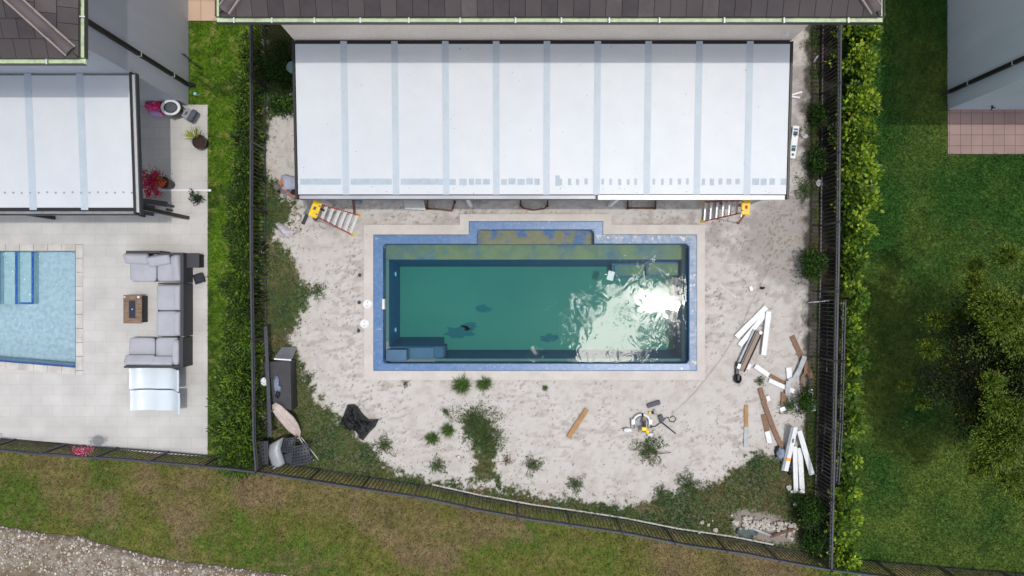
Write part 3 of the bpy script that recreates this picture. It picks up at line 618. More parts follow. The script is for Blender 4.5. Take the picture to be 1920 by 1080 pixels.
# ================================================================== POOLS
def recti(mb, xs, ys, occ, z0, z1, mi=0):
    """solid made of the occupied cells of a rectilinear grid, shared vertices, no inner faces"""
    idx = {}; V = []; F = []
    def vid(i, j, t):
        k = (i, j, t)
        if k not in idx: idx[k] = len(V); V.append((xs[i], ys[j], (z0, z1)[t]))
        return idx[k]
    O = lambda i, j: 0 <= i < len(xs)-1 and 0 <= j < len(ys)-1 and occ(i, j)
    for i in range(len(xs)-1):
        for j in range(len(ys)-1):
            if not O(i, j): continue
            F.append((vid(i, j, 1), vid(i+1, j, 1), vid(i+1, j+1, 1), vid(i, j+1, 1)))
            F.append((vid(i, j, 0), vid(i, j+1, 0), vid(i+1, j+1, 0), vid(i+1, j, 0)))
            if not O(i, j-1): F.append((vid(i, j, 0), vid(i+1, j, 0), vid(i+1, j, 1), vid(i, j, 1)))
            if not O(i+1, j): F.append((vid(i+1, j, 0), vid(i+1, j+1, 0), vid(i+1, j+1, 1), vid(i+1, j, 1)))
            if not O(i, j+1): F.append((vid(i+1, j+1, 0), vid(i, j+1, 0), vid(i, j+1, 1), vid(i+1, j+1, 1)))
            if not O(i-1, j): F.append((vid(i, j+1, 0), vid(i, j, 0), vid(i, j, 1), vid(i, j+1, 1)))
    mb.add(V, F, mi)
pool = thing('swimming_pool', 'large unfinished blue fibreglass pool full of murky green water', 'pool', (0.7, -0.4, 0))
x0, x1, y0, y1 = -3.765, 5.165, -2.20, 1.285
sx0, sx1, sy1 = -1.015, 2.39, 1.70
# collar, rim
mb = MB(); xs = [-4.33, -4.05, -1.53, -1.26, 2.66, 2.91, 5.40, 5.64]; ys = [-2.69, -2.42, 1.56, 1.85, 1.95, 2.16]
def occ(i, j):
    cx = (xs[i]+xs[i+1])/2; cy = (ys[j]+ys[j+1])/2
    outer = (-4.33 < cx < 5.64 and -2.69 < cy < 1.85) or (-1.53 < cx < 2.91 and 1.5 < cy < 2.16)
    inner = (-4.05 < cx < 5.40 and -2.42 < cy < 1.56) or (-1.26 < cx < 2.66 and 0 < cy < 1.95)
    return outer and not inner
recti(mb, xs, ys, occ, -.12, .07); mb.build('concrete_collar', M['concrete'], pool, bevel=.008)
mb = MB(); xs2 = [-4.047, x0, -1.257, sx0, sx1, 2.657, x1, 5.397]; ys2 = [-2.417, y0, y1, 1.557, sy1, 1.947]
def occ2(i, j):
    cx = (xs2[i]+xs2[i+1])/2; cy = (ys2[j]+ys2[j+1])/2
    outer = (-4.05 < cx < 5.40 and -2.42 < cy < 1.56) or (-1.26 < cx < 2.66 and 0 < cy < 1.95)
    inner = (x0 < cx < x1 and y0 < cy < y1) or (sx0 < cx < sx1 and 0 < cy < sy1)
    return outer and not inner
recti(mb, xs2, ys2, occ2, -.03, .085)
rim = mb.build('rim', M['gel'], pool, bevel=.018)
for (cx, cy, sx, sy) in ((x0, y0, 1, 1), (x1, y0, -1, 1), (x0, y1, 1, -1), (x1, y1, -1, -1), (sx0, sy1, 1, -1), (sx1, sy1, -1, -1)):
    pass
# corner fillets of the rim
for (cx, cy, sx, sy) in ((x0, y0, 1, 1), (x1, y0, -1, 1), (x0, y1, 1, -1), (x1, y1, -1, -1), (sx0, sy1, 1, -1), (sx1, sy1, -1, -1)):
    r = .10; pts = [(cx, cy)] + [(cx + sx*(r - r*math.sin(t)), cy + sy*(r - r*math.cos(t))) for t in [math.pi/2*k/6 for k in range(7)]]
    mb = MB(); mb.prism(pts, -1.3 if cy != sy1 else -.3, .083); mb.build('corner_fillet', M['gel'], rim)
# dusty worn patch on the north-east stretch of the rim
mb = MB(); mb.b2(2.40, 5.39, 1.30, 1.55, .0, .0875); mb.b2(5.18, 5.39, -2.40, 1.30, .0, .0872); mb.build('worn_rim', M['gel_old'], rim, bevel=.01, label='sun-bleached dusty stretch of the blue rim')
# walls
def wallq(mb, p, q, zt, zb, inp=None, inq=None, mi=0):
    ip = inp or p; iq = inq or q
    mb.add([(p[0], p[1], zt), (q[0], q[1], zt), (iq[0], iq[1], zb), (ip[0], ip[1], zb)], [(0, 1, 2, 3)], mi)
mb = MB(); zl = -.40; zf = -1.35; zs = -.17
A_, B_, C_, D_ = (x0, y0), (x1, y0), (x1, y1), (x0, y1)
wallq(mb, B_, A_, .0, zl); wallq(mb, C_, B_, .0, zl); wallq(mb, A_, D_, .0, zl)
wallq(mb, D_, (sx0, y1), .0, zl); wallq(mb, (sx1, y1), C_, .0, zl)
wallq(mb, (sx0, y1), (sx1, y1), zs, zl)
wallq(mb, (sx0, y1), (sx0, sy1), .0, zs); wallq(mb, (sx0, sy1), (sx1, sy1), .0, zs); wallq(mb, (sx1, sy1), (sx1, y1), .0, zs)
fx0, fx1, fy0, fy1, fyl, fxl = -3.50, 5.06, -1.93, .667, -1.53, -2.12
lx0, lx1, ly0, by1 = x0+.09, x1-.09, y0+.09, .845
wallq(mb, (lx0, by1), (lx1, by1), zl, zf, (fx0, fy1), (fx1, fy1))
wallq(mb, (lx1, by1), (lx1, ly0), zl, zf, (fx1, fy1), (fx1, fy0))
wallq(mb, (lx1, ly0), (fxl+.1, ly0), zl, zf, (fx1, fy0), (fxl, fy0))
wallq(mb, (fxl+.1, ly0), (fxl+.1, -1.75), zl, zf, (fxl, fy0), (fxl, fyl))
wallq(mb, (fxl+.1, -1.75), (lx0, -1.75), zl, zf, (fxl, fyl), (fx0, fyl))
wallq(mb, (lx0, -1.75), (lx0, by1), zl, zf, (fx0, fyl), (fx0, fy1))
mb.b2(lx0, fxl+.1, ly0, -1.75, -1.3, -.62)
mb.build('basin_wall', M['gel_deep'], pool)
mb = MB(); mb.add([(fx0-.05, fy0-.05, zf), (fx1+.05, fy0-.05, zf), (fx1+.05, fy1+.05, zf), (fx0-.05, fy1+.05, zf)], [(0, 1, 2, 3)])
mb.build('basin_floor', M['floor_pool'], pool)
mb = MB(); mb.b2(x0-.02, x1+.02, by1, y1+.02, -.6, zl); mb.build('bench', M['algae'], pool, bevel=.02)
mb = MB(); mb.b2(sx0-.02, sx1+.02, y1-.0, sy1+.02, -.5, zs); mb.build('tanning_ledge', M['algae_spa'], pool, bevel=.015)
mb = MB(); mb.b2(x0-.02, lx0, -1.6, by1, -.6, zl); mb.b2(-2.3, lx1, y0-.02, ly0, -.6, zl); mb.b2(lx1, x1+.02, y0-.02, by1, -.6, zl)
mb.build('safety_ledge', mat('algae_ledge_strip', C(96, 128, 128), .8), pool, bevel=.01)
for (a, b, c, d, z, mt) in ((x0+.02, -3.13, -2.17, -1.83, -.25, 'step'), (-3.09, -2.35, -2.13, -1.79, -.55, 'step'), (4.12, 5.03, .40, .745, -.62, 'algae'), (3.13, 4.05, .37, .70, -.86, 'algae')):
    mb = MB(); mb.b2(a, b, c, d, -1.34, z); mb.build('step', M[mt], pool, bevel=.02)
mb = MB(); mb.b2(4.06, 5.07, .36, .80, -1.33, -.69); mb.b2(3.06, 4.06, .33, .78, -1.33, -.93); mb.build('step_base', M['gel_deep'], pool, bevel=.02)
for yy in (.43, -1.28):
    mb = MB(); mb.cyl((-3.62, yy, -.95), (-3.56, yy, -.97), .075, n=16); mb.build('pool_lamp', M['light'], pool)
mb = MB(); mb.box((-3.755, -.47, .0), (.07, .30, .19)); sk = mb.build('skimmer', M['pvc'], pool, bevel=.01)
mb = MB(); mb.box((-3.722, -.47, -.02), (.012, .22, .10)); mb.build('weir_flap', M['coping'], sk)
rs = random.Random(3)
for k, (px, py, r) in enumerate(((862, 622, .36), (1030, 633, .22), (905, 578, .20), (880, 612, .2), (985, 472, .12))):
    cx, cy = W(px, py, -1.35); pts = []
    for i in range(18):
        t = 2*math.pi*i/18; q = r*(.6+.6*rs.random()); pts.append((cx + q*math.cos(t)*1.35, cy + q*math.sin(t)*.6))
    if k < 4: mb = MB(); mb.prism(pts, -1.349, -1.344); tag(mb.build('leaf_mat', M['dark_patch']), ['broad dark blotch of sunken leaves low on the pool floor', 'faint dark blotch near the bottom wall of the pool', 'small faint dark streak in the middle of the pool floor', 'dark smudge beside the broad sunken blotch on the pool floor'][k], 'leaf litter', 'leaf mats on the pool floor')
mb = MB(); mb.add([(x0-.03, y0-.03, -1.5), (x1+.03, y0-.03, -1.5), (x1+.03, y1+.01, -1.5), (x0-.03, y1+.01, -1.5)], [])
pts = [(x0-.03, y0-.03), (x1+.03, y0-.03), (x1+.03, y1+.03), (sx1+.03, y1+.03), (sx1+.03, sy1+.03), (sx0-.03, sy1+.03), (sx0-.03, y1+.03), (x0-.03, y1+.03)]
mb = MB(); mb.prism(pts, -1.5, -.085); tag(mb.build('pool_water', M['water'], origin=(0, 0, -1.5)), kind='structure')
# floating board
mb = MB(); cx, cy = W(1145, 517, -.08); mb.box((cx, cy, -.078), (.19, .27, .02), R(-15)); tag(mb.build('floating_board', M['paper'], bevel=.003), 'pale square scrap of board floating at the upper right of the green pool', 'board')

# --- neighbour's pool
lp = thing('swimming_pool', "neighbour's clear pale blue pool with stone coping and blue tiled steps", 'pool', (-14.5, -.6, 0))
inn = [(-17.3, 1.085), (-12.76, 1.085), (-12.76, -2.33), (-17.3, -1.96)]
oy = lambda x: -2.33 - (x+12.76)*(-.37/4.54)*1.0
def slope_y(x, off): return -2.33 + (x+12.76)*(-.0815)*1.0 + off if False else -2.33 + (-(x+12.76))*.0815 + off
cp = []
z0, z1_ = -.15, .045
xx = -12.76
segs = MB(); k = 0
while xx > -17.3:   # north coping and south coping stones
    a, b = max(xx-.405, -17.3), xx-.004
    segs.b2(a, b, 1.087, 1.281, z0, z1_)
    segs.prism([(a, slope_y(a, -.003)), (b, slope_y(b, -.003)), (b, slope_y(b, -.205)), (a, slope_y(a, -.205))], z0, z1_)
    xx -= .41
yy = 1.28
while yy > -2.5:
    segs.b2(-12.757, -12.548, max(yy-.405, -2.53), yy-.004, z0, z1_); yy -= .41
segs.build('coping', M['coping'], lp, bevel=.006)
mb = MB()
wallq(mb, (-12.76, 1.087), (-12.76, -2.33), .0, -.8); wallq(mb, (-17.3, 1.087), (-12.76, 1.087), .0, -.8); wallq(mb, (-12.76, -2.33), (-17.3, -1.96), .0, -.8); wallq(mb, (-17.3, -1.96), (-17.3, 1.087), 0, -.8)
mb.add([(-17.4, -2.5, -.8), (-12.7, -2.5, -.8), (-12.7, 1.2, -.8), (-17.4, 1.2, -.8)], [(0, 1, 2, 3)])
mb.build('plaster_basin', M['plaster_blue'], lp)
mb = MB(); mb.b2(-12.80, -12.756, -2.33, 1.087, -.14, .0); mb.prism([(-17.3, slope_y(-17.3, 0)), (-12.8, slope_y(-12.8, 0)), (-12.8, slope_y(-12.8, .03)), (-17.3, slope_y(-17.3, .03))], -.16, .0); mb.build('waterline_tile', M['blue_tile'], lp)
for xe, zt in ((-14.42, -.56), (-14.81, -.42), (-15.19, -.24)):
    mb = MB(); mb.b2(-17.3, xe, -.48 + (xe+14.39)*-.0, 1.08, -.79, zt); stp = mb.build('step', M['plaster_step'], lp, bevel=.01)
    mb = MB(); mb.b2(xe-.055, xe+.004, -.484, 1.08, zt-.02, zt+.004); mb.b2(-17.3, xe-.055, -.484, -.43, zt-.02, zt+.004) if zt < -.5 else None; mb.build('tile_trim', M['blue_tile'], stp)
mb = MB(); mb.prism([(-17.35, -2.0), (-12.75, -2.36), (-12.75, 1.10), (-17.35, 1.10)], -.95, -.07); tag(mb.build('neighbour_pool_water', M['water_light'], origin=(0, 0, -1.4)), kind='structure')

# ================================================================== HOUSES
TILES = [M['tile'], mat('roof_tile_dark', C(70, 63, 65), .8, C(58, 52, 55), 2, var=.1), mat('roof_tile_light', C(86, 78, 78), .75, C(74, 66, 68), 2, var=.1)]
def hip_roof(house, X0, X1, Y0, Y1, ze, pitch, capn=1):
    LX, LY = X1-X0, Y1-Y0; S = min(LX, LY)/2
    base = MB(); H = pitch*S
    if LX >= LY: r0, r1 = (X0+S, (Y0+Y1)/2), (X1-S, (Y0+Y1)/2)
    else: r0, r1 = ((X0+X1)/2, Y0+S), ((X0+X1)/2, Y1-S)
    v = [(X0, Y0, ze), (X1, Y0, ze), (X1, Y1, ze), (X0, Y1, ze), (*r0, ze+H), (*r1, ze+H)]
    f = [(0, 1, 5, 4), (1, 2, 5), (2, 3, 4, 5), (3, 0, 4)] if LX >= LY else [(0, 1, 4), (1, 2, 5, 4), (2, 3, 5), (3, 0, 4, 5)]
    base.add(v, f); base.b2(X0+.01, X1-.01, Y0+.01, Y1-.01, ze-.12, ze-.002)
    roof = base.build('roof', M['joint'], house)
    t = MB(); rr = random.Random(4)
    for (ox, oy_, ux, uy, wx, wy, L) in ((X0, Y0, 1, 0, 0, 1, LX), (X1, Y0, 0, 1, -1, 0, LY), (X1, Y1, -1, 0, 0, -1, LX), (X0, Y1, 0, -1, 1, 0, LY)):
        s = -.03; row = 0
        while s < S-.02:
            s1_ = min(s+.375, S); u_ = -.165*(row % 2)
            while u_ < L:
                a, b = u_+.005, u_+.328; g = .004*rr.random()
                lo0, lo1 = max(a, s), min(b, L-s); hi0, hi1 = max(a, s1_), min(b, L-s1_)
                if lo1 - lo0 > .01:
                    if hi1 < hi0: hi0 = hi1 = (hi0+hi1)/2; hi0 -= .001; hi1 += .001
                    P = lambda uu, ss, zz_: (ox+ux*uu+wx*ss, oy_+uy*uu+wy*ss, ze+pitch*ss+zz_)
                    vs = [P(lo0, s, .05+g), P(lo1, s, .05+g), P(hi1, s1_, .022), P(hi0, s1_, .022), P(lo0, s, .005), P(lo1, s, .005)]
                    t.add(vs, [(0, 1, 2, 3), (4, 5, 1, 0), (5, 2, 1), (4, 0, 3)], rr.choice((0, 0, 1, 2)))
                u_ += .333
            s += .36; row += 1
    t.build('tile_field', TILES, roof)
    # hip caps bedded in mortar
    for (cx, cy, dx, dy) in ((X0, Y0, 1, 1), (X1, Y0, -1, 1)):
        c = MB(); q = .10
        while q < S-.1:
            e = min(q+.42, S); p0 = Vector((cx+dx*q, cy+dy*q, ze+pitch*q+.02)); p1 = Vector((cx+dx*e, cy+dy*e, ze+pitch*e+.045)); 
            c.cyl(p0, p1, .125, .105, 14, 0)
            side = Vector((dy, -dx, 0)).normalized()
            for sg in (-1, 1): c.bar(p0+side*.125*sg+Vector((0, 0, .012)), p1+side*.125*sg+Vector((0, 0, -.004)), .045, .05, 1)
            q += .40/1.414*1.15
        c.build('hip_cap', [M['ridge'], M['mortar']], roof, smooth=False)
    return roof
def gutter(house, p, q, out, ze, straps, wdt=.135):
    """open trough running p->q, out = outward unit vector"""
    p, q = Vector((*p, 0)), Vector((*q, 0)); o = Vector((*out, 0)); d = (q-p).normalized(); L = (q-p).length
    zt = ze - .02
    def strip(off0, off1, za, zb, mi):
        mb.prism([tuple((a+o*b)[:2]) for a, b in ((p, off0), (q, off0), (q, off1), (p, off1))], za, zb, mi)
    mb = MB(); strip(.012, wdt-.012, zt-.10, zt-.05, 0); strip(wdt-.012, wdt, zt-.11, zt+.012, 1); strip(0, .012, zt-.11, zt, 1)
    g = mb.build('gutter', [M['gutter_in'], M['gutter_out']], house)
    for s in straps:
        c = p + d*s + o*(wdt/2); m2 = MB(); ang = math.atan2(o.y, o.x); m2.box((c.x, c.y, zt+.012), (wdt+.01, .03, .012), ang); m2.build('gutter_strap', M['strap'], g)
    return g
ZE = 5.8
def house_box(mb, X0, X1, Y0, Y1, z1): mb.b2(X0, X1, Y0, Y1, 0, z1)
# main house
hs = thing('house', 'two storey beige house with brown tiled hip roof behind the long white patio cover', 'house', (.7, 9.5, 0))
mb = MB(); house_box(mb, -5.42, 6.96, 6.17, 14.3, ZE-.14); wl_ = mb.build('wall', M['wall_beige'], hs)
HX0, HX1, HY0 = -6.05, 7.63, 5.66
hip_roof(hs, HX0, HX1, HY0, 15, ZE, .40)
gutter(hs, (HX0-.115, HY0), (HX1+.115, HY0), (0, -1), ZE, [ (px-403)/90.1+.0 for px in (437, 508, 588, 674, 765, 861, 965, 1051, 1141, 1235, 1357, 1469, 1590)])
gutter(hs, (HX0, HY0), (HX0, 15), (-1, 0), ZE, [.8, 2.4]); gutter(hs, (HX1, 15), (HX1, HY0), (1, 0), ZE, [7, 8.6])
mb = MB(); 
for z in (1.0, 3.7):
    mb.b2(-3, -1.2, 6.16, 6.174, z, z+1.3) if z > 3 else None
for (px, py) in ((1476, 70),): 
    x, y = W(px, py, 3.4); mb2 = MB(); mb2.box((x-.02, 6.155, 3.42), (.10, .03, .16)); mb2.build('wall_vent', M['white'], hs)
# window openings high on the wall (hidden from above by the eave)
for wx in (-2.6, .9, 4.4):
    m2 = MB(); m2.b2(wx-.6, wx+.6, 6.14, 6.172, 4.35, 5.35); fr = m2.build('window', M['white'], hs); m2 = MB(); m2.b2(wx-.54, wx+.54, 6.132, 6.139, 4.41, 5.29); m2.build('pane', M['navy'], fr)
for wx in (-3.2, 1.8):
    m2 = MB(); m2.b2(wx-1.2, wx+1.2, 6.14, 6.172, .04, 2.2); fr = m2.build('sliding_door', M['white'], hs); m2 = MB(); m2.b2(wx-1.13, wx+1.13, 6.132, 6.139, .12, 2.12); m2.build('pane', M['navy'], fr)
# left house
h2 = thing('house', 'grey house with brown tiled roof corner and black downspout at the upper left', 'house', (-14, 9, 0))
mb = MB(); house_box(mb, -21, -9.47, 5.34, 14.4, ZE-.14); mb.build('wall', M['wall_grey'], h2)
hip_roof(h2, -21.6, -9.03, 4.80, 15, ZE, .40)
gutter(h2, (-21.7, 4.80), (-9.03+.115, 4.80), (0, -1), ZE, [21.7-9.03-.66, 8.5, 5]); gutter(h2, (-9.03, 15), (-9.03, 4.80), (1, 0), ZE, [15-4.80-.85, 5])
def downspout(house, xw, y, side, zt, xg):
    mb = MB(); mb.b2(xw+side*.0, xw+side*.085, y-.05, y+.05, .18, zt-.35, 0)
    mb.bar((xw+side*.045, y, zt-.38), (xg, y, zt-.10), .09, .08); mb.bar((xw+side*.045, y, .22), (xw+side*.20, y, .06), .10, .08)
    d = mb.build('downspout', M['black'], house)
    for z in (1.0, 2.7): m2 = MB(); m2.b2(xw, xw+side*.095, y-.06, y+.06, z, z+.03); m2.build('bracket', M['alu'], d)
    return d
downspout(h2, -9.47, 5.92, 1, ZE, -8.98)
mb = MB(); mb.cyl((-9.2, 5.64, 0), (-9.2, 5.64, .16), .035, n=10); mb.lathe((-9.2, 5.64, .16), [(.04, 0), (.05, .02), (.04, .05)], 10); tag(mb.build('hose_tap', M['light'], origin=(-9.2, 5.64, 0)), 'small pale teal garden light at the foot of the grey wall by the downspout', 'garden light')
mb = MB(); mb.tube([(-9.47, 6.72, .45), (-9.38, 6.66, .46), (-9.25, 6.57, .40), (-9.12, 6.46, .35), (-9.05, 6.40, .3)], .012, 6); mb.tube([(-9.47, 6.76, .30), (-9.3, 6.6, .32), (-9.1, 6.45, .28), (-9.05, 6.40, 0.03)], .012, 6); tag(mb.build('hose_pipe', M['black']), 'thin dark looped hose sticking out from the grey wall over the grass', 'hose')
# right house
h3 = thing('house', 'pale blue grey house wall with black downspout at the upper right', 'house', (15, 9, 0))
mb = MB(); house_box(mb, 12.75, 24, 5.22, 14.4, ZE-.14); mb.build('wall', M['wall_blue'], h3)
hip_roof(h3, 12.3, 24.5, 4.75, 15, ZE, .40)
gutter(h3, (12.3, 4.75), (24.6, 4.75), (0, -1), ZE, [1, 3]); gutter(h3, (12.3, 4.75), (12.3, 15), (-1, 0), ZE, [1, 3])
downspout(h3, 12.75, 5.70, -1, ZE, 12.25)
mb = MB(); mb.cyl((13.75, 5.23, .45), (13.75, 5.13, .45), .025, n=8); mb.cyl((13.75, 5.14, .45), (13.78, 5.12, .36), .018, n=8); mb.cyl((13.70, 5.15, .50), (13.80, 5.15, .50), .02, n=8); mb.build('wall_tap', M['black'], h3)

# ================================================================== PATIO COVERS
def patio(name, label, X0, X1, Yb, Yf, zb, zf, joints, loc):
    r = thing(name, label, 'patio cover', loc)
    def P(x, y, dz): t = (y-Yb)/(Yf-Yb); return (x, y, zb+(zf-zb)*t+dz)
    def slab(mb, xa, xb, ya, yb, d0, d1, mi=0):
        vs = [P(xa, ya, d0), P(xb, ya, d0), P(xb, yb, d0), P(xa, yb, d0), P(xa, ya, d1), P(xb, ya, d1), P(xb, yb, d1), P(xa, yb, d1)]
        mb.add(vs, [(0, 3, 2, 1), (4, 5, 6, 7), (0, 1, 5, 4), (1, 2, 6, 5), (2, 3, 7, 6), (3, 0, 4, 7)], mi)
    return r, P, slab
pc, PP, slab = patio('patio_cover', 'long white insulated patio roof with nine seams across the beige house', -5.40, 6.92, 6.06, 2.34, 3.05, 2.80, None, (.76, 4.2, 0))
JX = [-4.18 + 1.262*i for i in range(9)]
ed = [-5.39] + JX + [6.91]
for i in range(10):
    mb = MB(); slab(mb, ed[i]+.003, ed[i+1]-.003, 2.36, 6.06, -.075, 0); mb.build('roof_panel', M['panel'], pc, bevel=.003)
for x in JX:
    mb = MB(); slab(mb, x-.082, x+.082, 2.35, 6.13, .0015, .006); mb.build('seam_tape', M['panel_joint'], pc)
SQ = [(838, 33), (868, 14), (884, 10), (897, 11), (912, 13), (945, 11), (960, 13), (977, 14), (993, 12), (1007, 10), (1051, 6), (1068, 6), (1083, 6), (1099, 6), (1130, 5), (1145, 5), (1162, 6), (1178, 5), (1192, 5), (1226, 5), (1242, 5), (1258, 5), (1274, 6), (1289, 5), (1319, 6), (1335, 8), (1351, 7), (1367, 9), (1383, 8), (1417, 13), (1432, 11), (1448, 10), (1469, 10)]
for px, w in SQ:
    x = (px-960)/74.55; h = .07+.015*random.random(); mb = MB(); y = 2.675+random.uniform(-.01, .01); slab(mb, x-w/149, x+w/149, y-h, y+h, .0015, .004 if abs(px-838) > 1 else .0045); mb.build('tape_patch', M['patch'], pc)
for a, b in ((-5.33, -4.30), (-4.06, -3.02), (-2.80, -1.85)):
    mb = MB(); slab(mb, a, b, 2.60, 2.75, .0015, .004); mb.build('tape_patch', M['patch'], pc)
mb = MB(); slab(mb, 1.09, 1.20, 2.57, 2.83, .0015, .0042); mb.build('tape_patch', M['patch'], pc)
mb = MB(); slab(mb, -5.39, 6.91, 6.065, 6.15, -.08, -.02); mb.build('back_flashing', M['black'], pc)
for x, s in ((-5.43, 1), (6.95, 1)):
    mb = MB(); slab(mb, x-.03, x+.03, 2.24, 6.12, -.09, .02); mb.build('side_trim', M['black'], pc)
mb = MB(); slab(mb, -5.39, 6.91, 2.335, 2.36, -.1, -.01); mb.build('front_flashing', M['black'], pc)
def boxgut(mb, a, b):
    slab(mb, a, b, 2.245, 2.335, -.13, -.03, 0); slab(mb, a, b, 2.232, 2.245, -.13, -.005, 1)
mb = MB(); boxgut(mb, -5.36, 2.115); mb.build('front_gutter', [M['gutter_dull_reflection'], M['gutter_out']], pc, label='left length of the white front gutter, its dull reflection painted grey')
mb = MB(); boxgut(mb, 2.165, 6.88); mb.build('front_gutter', [M['white_gutter'], M['white']], pc, label='bright white right length of the front gutter')
mb = MB(); slab(mb, 2.11, 2.17, 2.24, 2.34, -.12, .0); mb.build('gutter_joiner', M['black'], pc)
for x in (-5.30, -1.2, 2.85, 6.80):
    mb = MB(); mb.b2(x-.05, x+.05, 2.37, 2.47, .0, 2.66); mb.build('post', M['white'], pc, bevel=.005)
mb = MB(); slab(mb, -5.38, 6.9, 2.37, 2.47, -.23, -.085); mb.build('front_beam', M['white'], pc)
# left patio cover
p2, PP, slab = patio('patio_cover', 'white patio roof with dotted fixings on the grey house at the left', -17, -9.5, 5.28, 1.98, 3.05, 2.85, None, (-13.5, 3.5, 0))
J2 = [-17, -14.75, -13.45, -12.03+.02, -10.73, -9.52]
J2 = [-17, -14.72, -13.42, -12.05, -10.75, -9.50]
JL = [(58-960)/75.0, (155-960)/75.0]
ed = [-17, -14.6, -13.32] + JL + [-9.50]
for i in range(5):
    mb = MB(); slab(mb, ed[i]+.003, ed[i+1]-.003, 2.02, 5.28, -.075, 0); mb.build('roof_panel', M['panel'], p2, bevel=.003)
for x in ed[1:-1]:
    mb = MB(); slab(mb, x-.09, x+.09, 1.96, 5.33, .0015, .006); mb.build('seam_tape', M['panel_joint'], p2)
dm = mat('fixing_dot', C(150, 158, 170), .5)
for i in range(24):
    x = (247 - i*15.9 - 960)/74.8; y = 2.39 + (.012*(i % 3 == 1)) - (.02 if i == 13 else 0)
    mb = MB(); a = [(x+.026*math.cos(t), y+.026*math.sin(t)) for t in [k*math.pi/5 for k in range(10)]]
    mb.add([PP(p[0], p[1], .002) for p in a]+[PP(p[0], p[1], .010) for p in a], [tuple(range(10, 20))]+[(k, (k+1) % 10, 10+(k+1) % 10, 10+k) for k in range(10)]); mb.build('fixing_cap', dm, p2)
mb = MB(); slab(mb, -9.495, -9.44, 1.86, 5.36, -.12, .03, 0); slab(mb, -9.44, -9.36, 1.90, 5.30, -.11, -.01, 1); slab(mb, -9.36, -9.33, 1.84, 5.34, -.13, .015, 2); mb.build('side_gutter', [M['black'], M['alu'], M['wicker']], p2)
mb = MB(); slab(mb, -17, -9.495, 1.93, 2.015, -.12, -.02, 0); slab(mb, -17, -9.46, 1.86, 1.93, -.13, -.04, 1); slab(mb, -17, -9.40, 1.835, 1.86, -.14, .012, 0); mb.build('front_gutter', [M['black'], M['galv']], p2)
for x in (-9.48, -13.4):
    mb = MB(); mb.b2(x-.05, x+.05, 2.0, 2.1, .03, 2.7); mb.build('post', M['black'], p2, bevel=.005)

# ================================================================== FENCES
def fence(name, label, pts, bay, z=0.0, hgt=1.22, pick=.112, group='dark metal picket fences', railw=.044):
    r = thing(name, label, 'fence', (pts[0][0], pts[0][1], 0), group); r
    # resample into bays
    P = [Vector((a, b, 0)) for a, b in pts]; L = [0]
    for i in range(1, len(P)): L.append(L[-1] + (P[i]-P[i-1]).length)
    tot = L[-1]; nb = max(1, round(tot/bay))
    def at(s):
        for i in range(1, len(P)):
            if s <= L[i] + 1e-6: return P[i-1].lerp(P[i], (s-L[i-1])/max(1e-6, L[i]-L[i-1]))
        return P[-1]
    for b in range(nb+1):
        p = at(tot*b/nb); q = at(min(tot, tot*b/nb+.1)) if b < nb else p + (p - at(tot*b/nb-.1)); ang = math.atan2(q.y-p.y, q.x-p.x)
        mb = MB(); mb.box((p.x, p.y, hgt/2), (.055, .055, hgt), ang); mb.lathe((p.x, p.y, hgt), [(.042, 0), (.042, .012), (.001, .03)], 4); mb.build('post', M['fence_bar'], r)
    for b in range(nb):
        s0, s1 = tot*b/nb, tot*(b+1)/nb; mb = MB(); mr = MB()
        cuts = [s0+.028] + [l for l in L if s0+.05 < l < s1-.05] + [s1-.028]
        for a, c in zip(cuts, cuts[1:]):
            A, B = at(a), at(c); mr.bar(A+Vector((0, 0, hgt-.02)), B+Vector((0, 0, hgt-.02)), railw, .035)
            mb.bar(A+Vector((0, 0, .10)), B+Vector((0, 0, .10)), .035, .03); mb.bar(A+Vector((0, 0, hgt-.16)), B+Vector((0, 0, hgt-.16)), .035, .03)
        n = max(2, round((s1-s0)/pick))
        for k in range(1, n):
            p = at(s0+(s1-s0)*k/n); mb.b2(p.x-.008, p.x+.008, p.y-.008, p.y+.008, .05, hgt-.04)
        mb.build('picket_panel', M['fence_bar'], r); mr.build('top_rail', M['fence'], r)
    return r
fence('picket_fence', 'dark picket fence between the left hedge and the sandy yard', fenL, 1.9)
fence('picket_fence', 'dark picket fence along the bottom edge of the sandy yard', fenB, 1.48)
fence('picket_fence', 'dark picket fence along the right edge of the sandy yard', fenR, 2.0)
fence('picket_fence', "dark picket fence below the neighbour's paver patio", fenBL, 1.5)
fence('picket_fence', 'dark picket fence at the bottom right corner below the shaded lawn', fenBR[0:], 1.7)
fence('picket_fence', 'second thinner fence line close behind the right fence', [(9.22, -.35), (9.13, -3.9), (9.03, -5.4)], 1.7, hgt=1.15, railw=.025)
# white concrete edging under the bottom fence
mb = MB()
for i in range(3, len(fenB)-2):
    a, b = Vector((*fenB[i], 0)), Vector((*fenB[i+1], 0)); n_ = (b-a).normalized().cross(Vector((0, 0, -1)))
    mb.bar(a+n_*.07+Vector((0, 0, .02)), b+n_*.07+Vector((0, 0, .02)), .04, .07)
tag(mb.build('edging_strip', M['concrete']), 'narrow pale concrete edging along the foot of the bottom fence', 'edging')

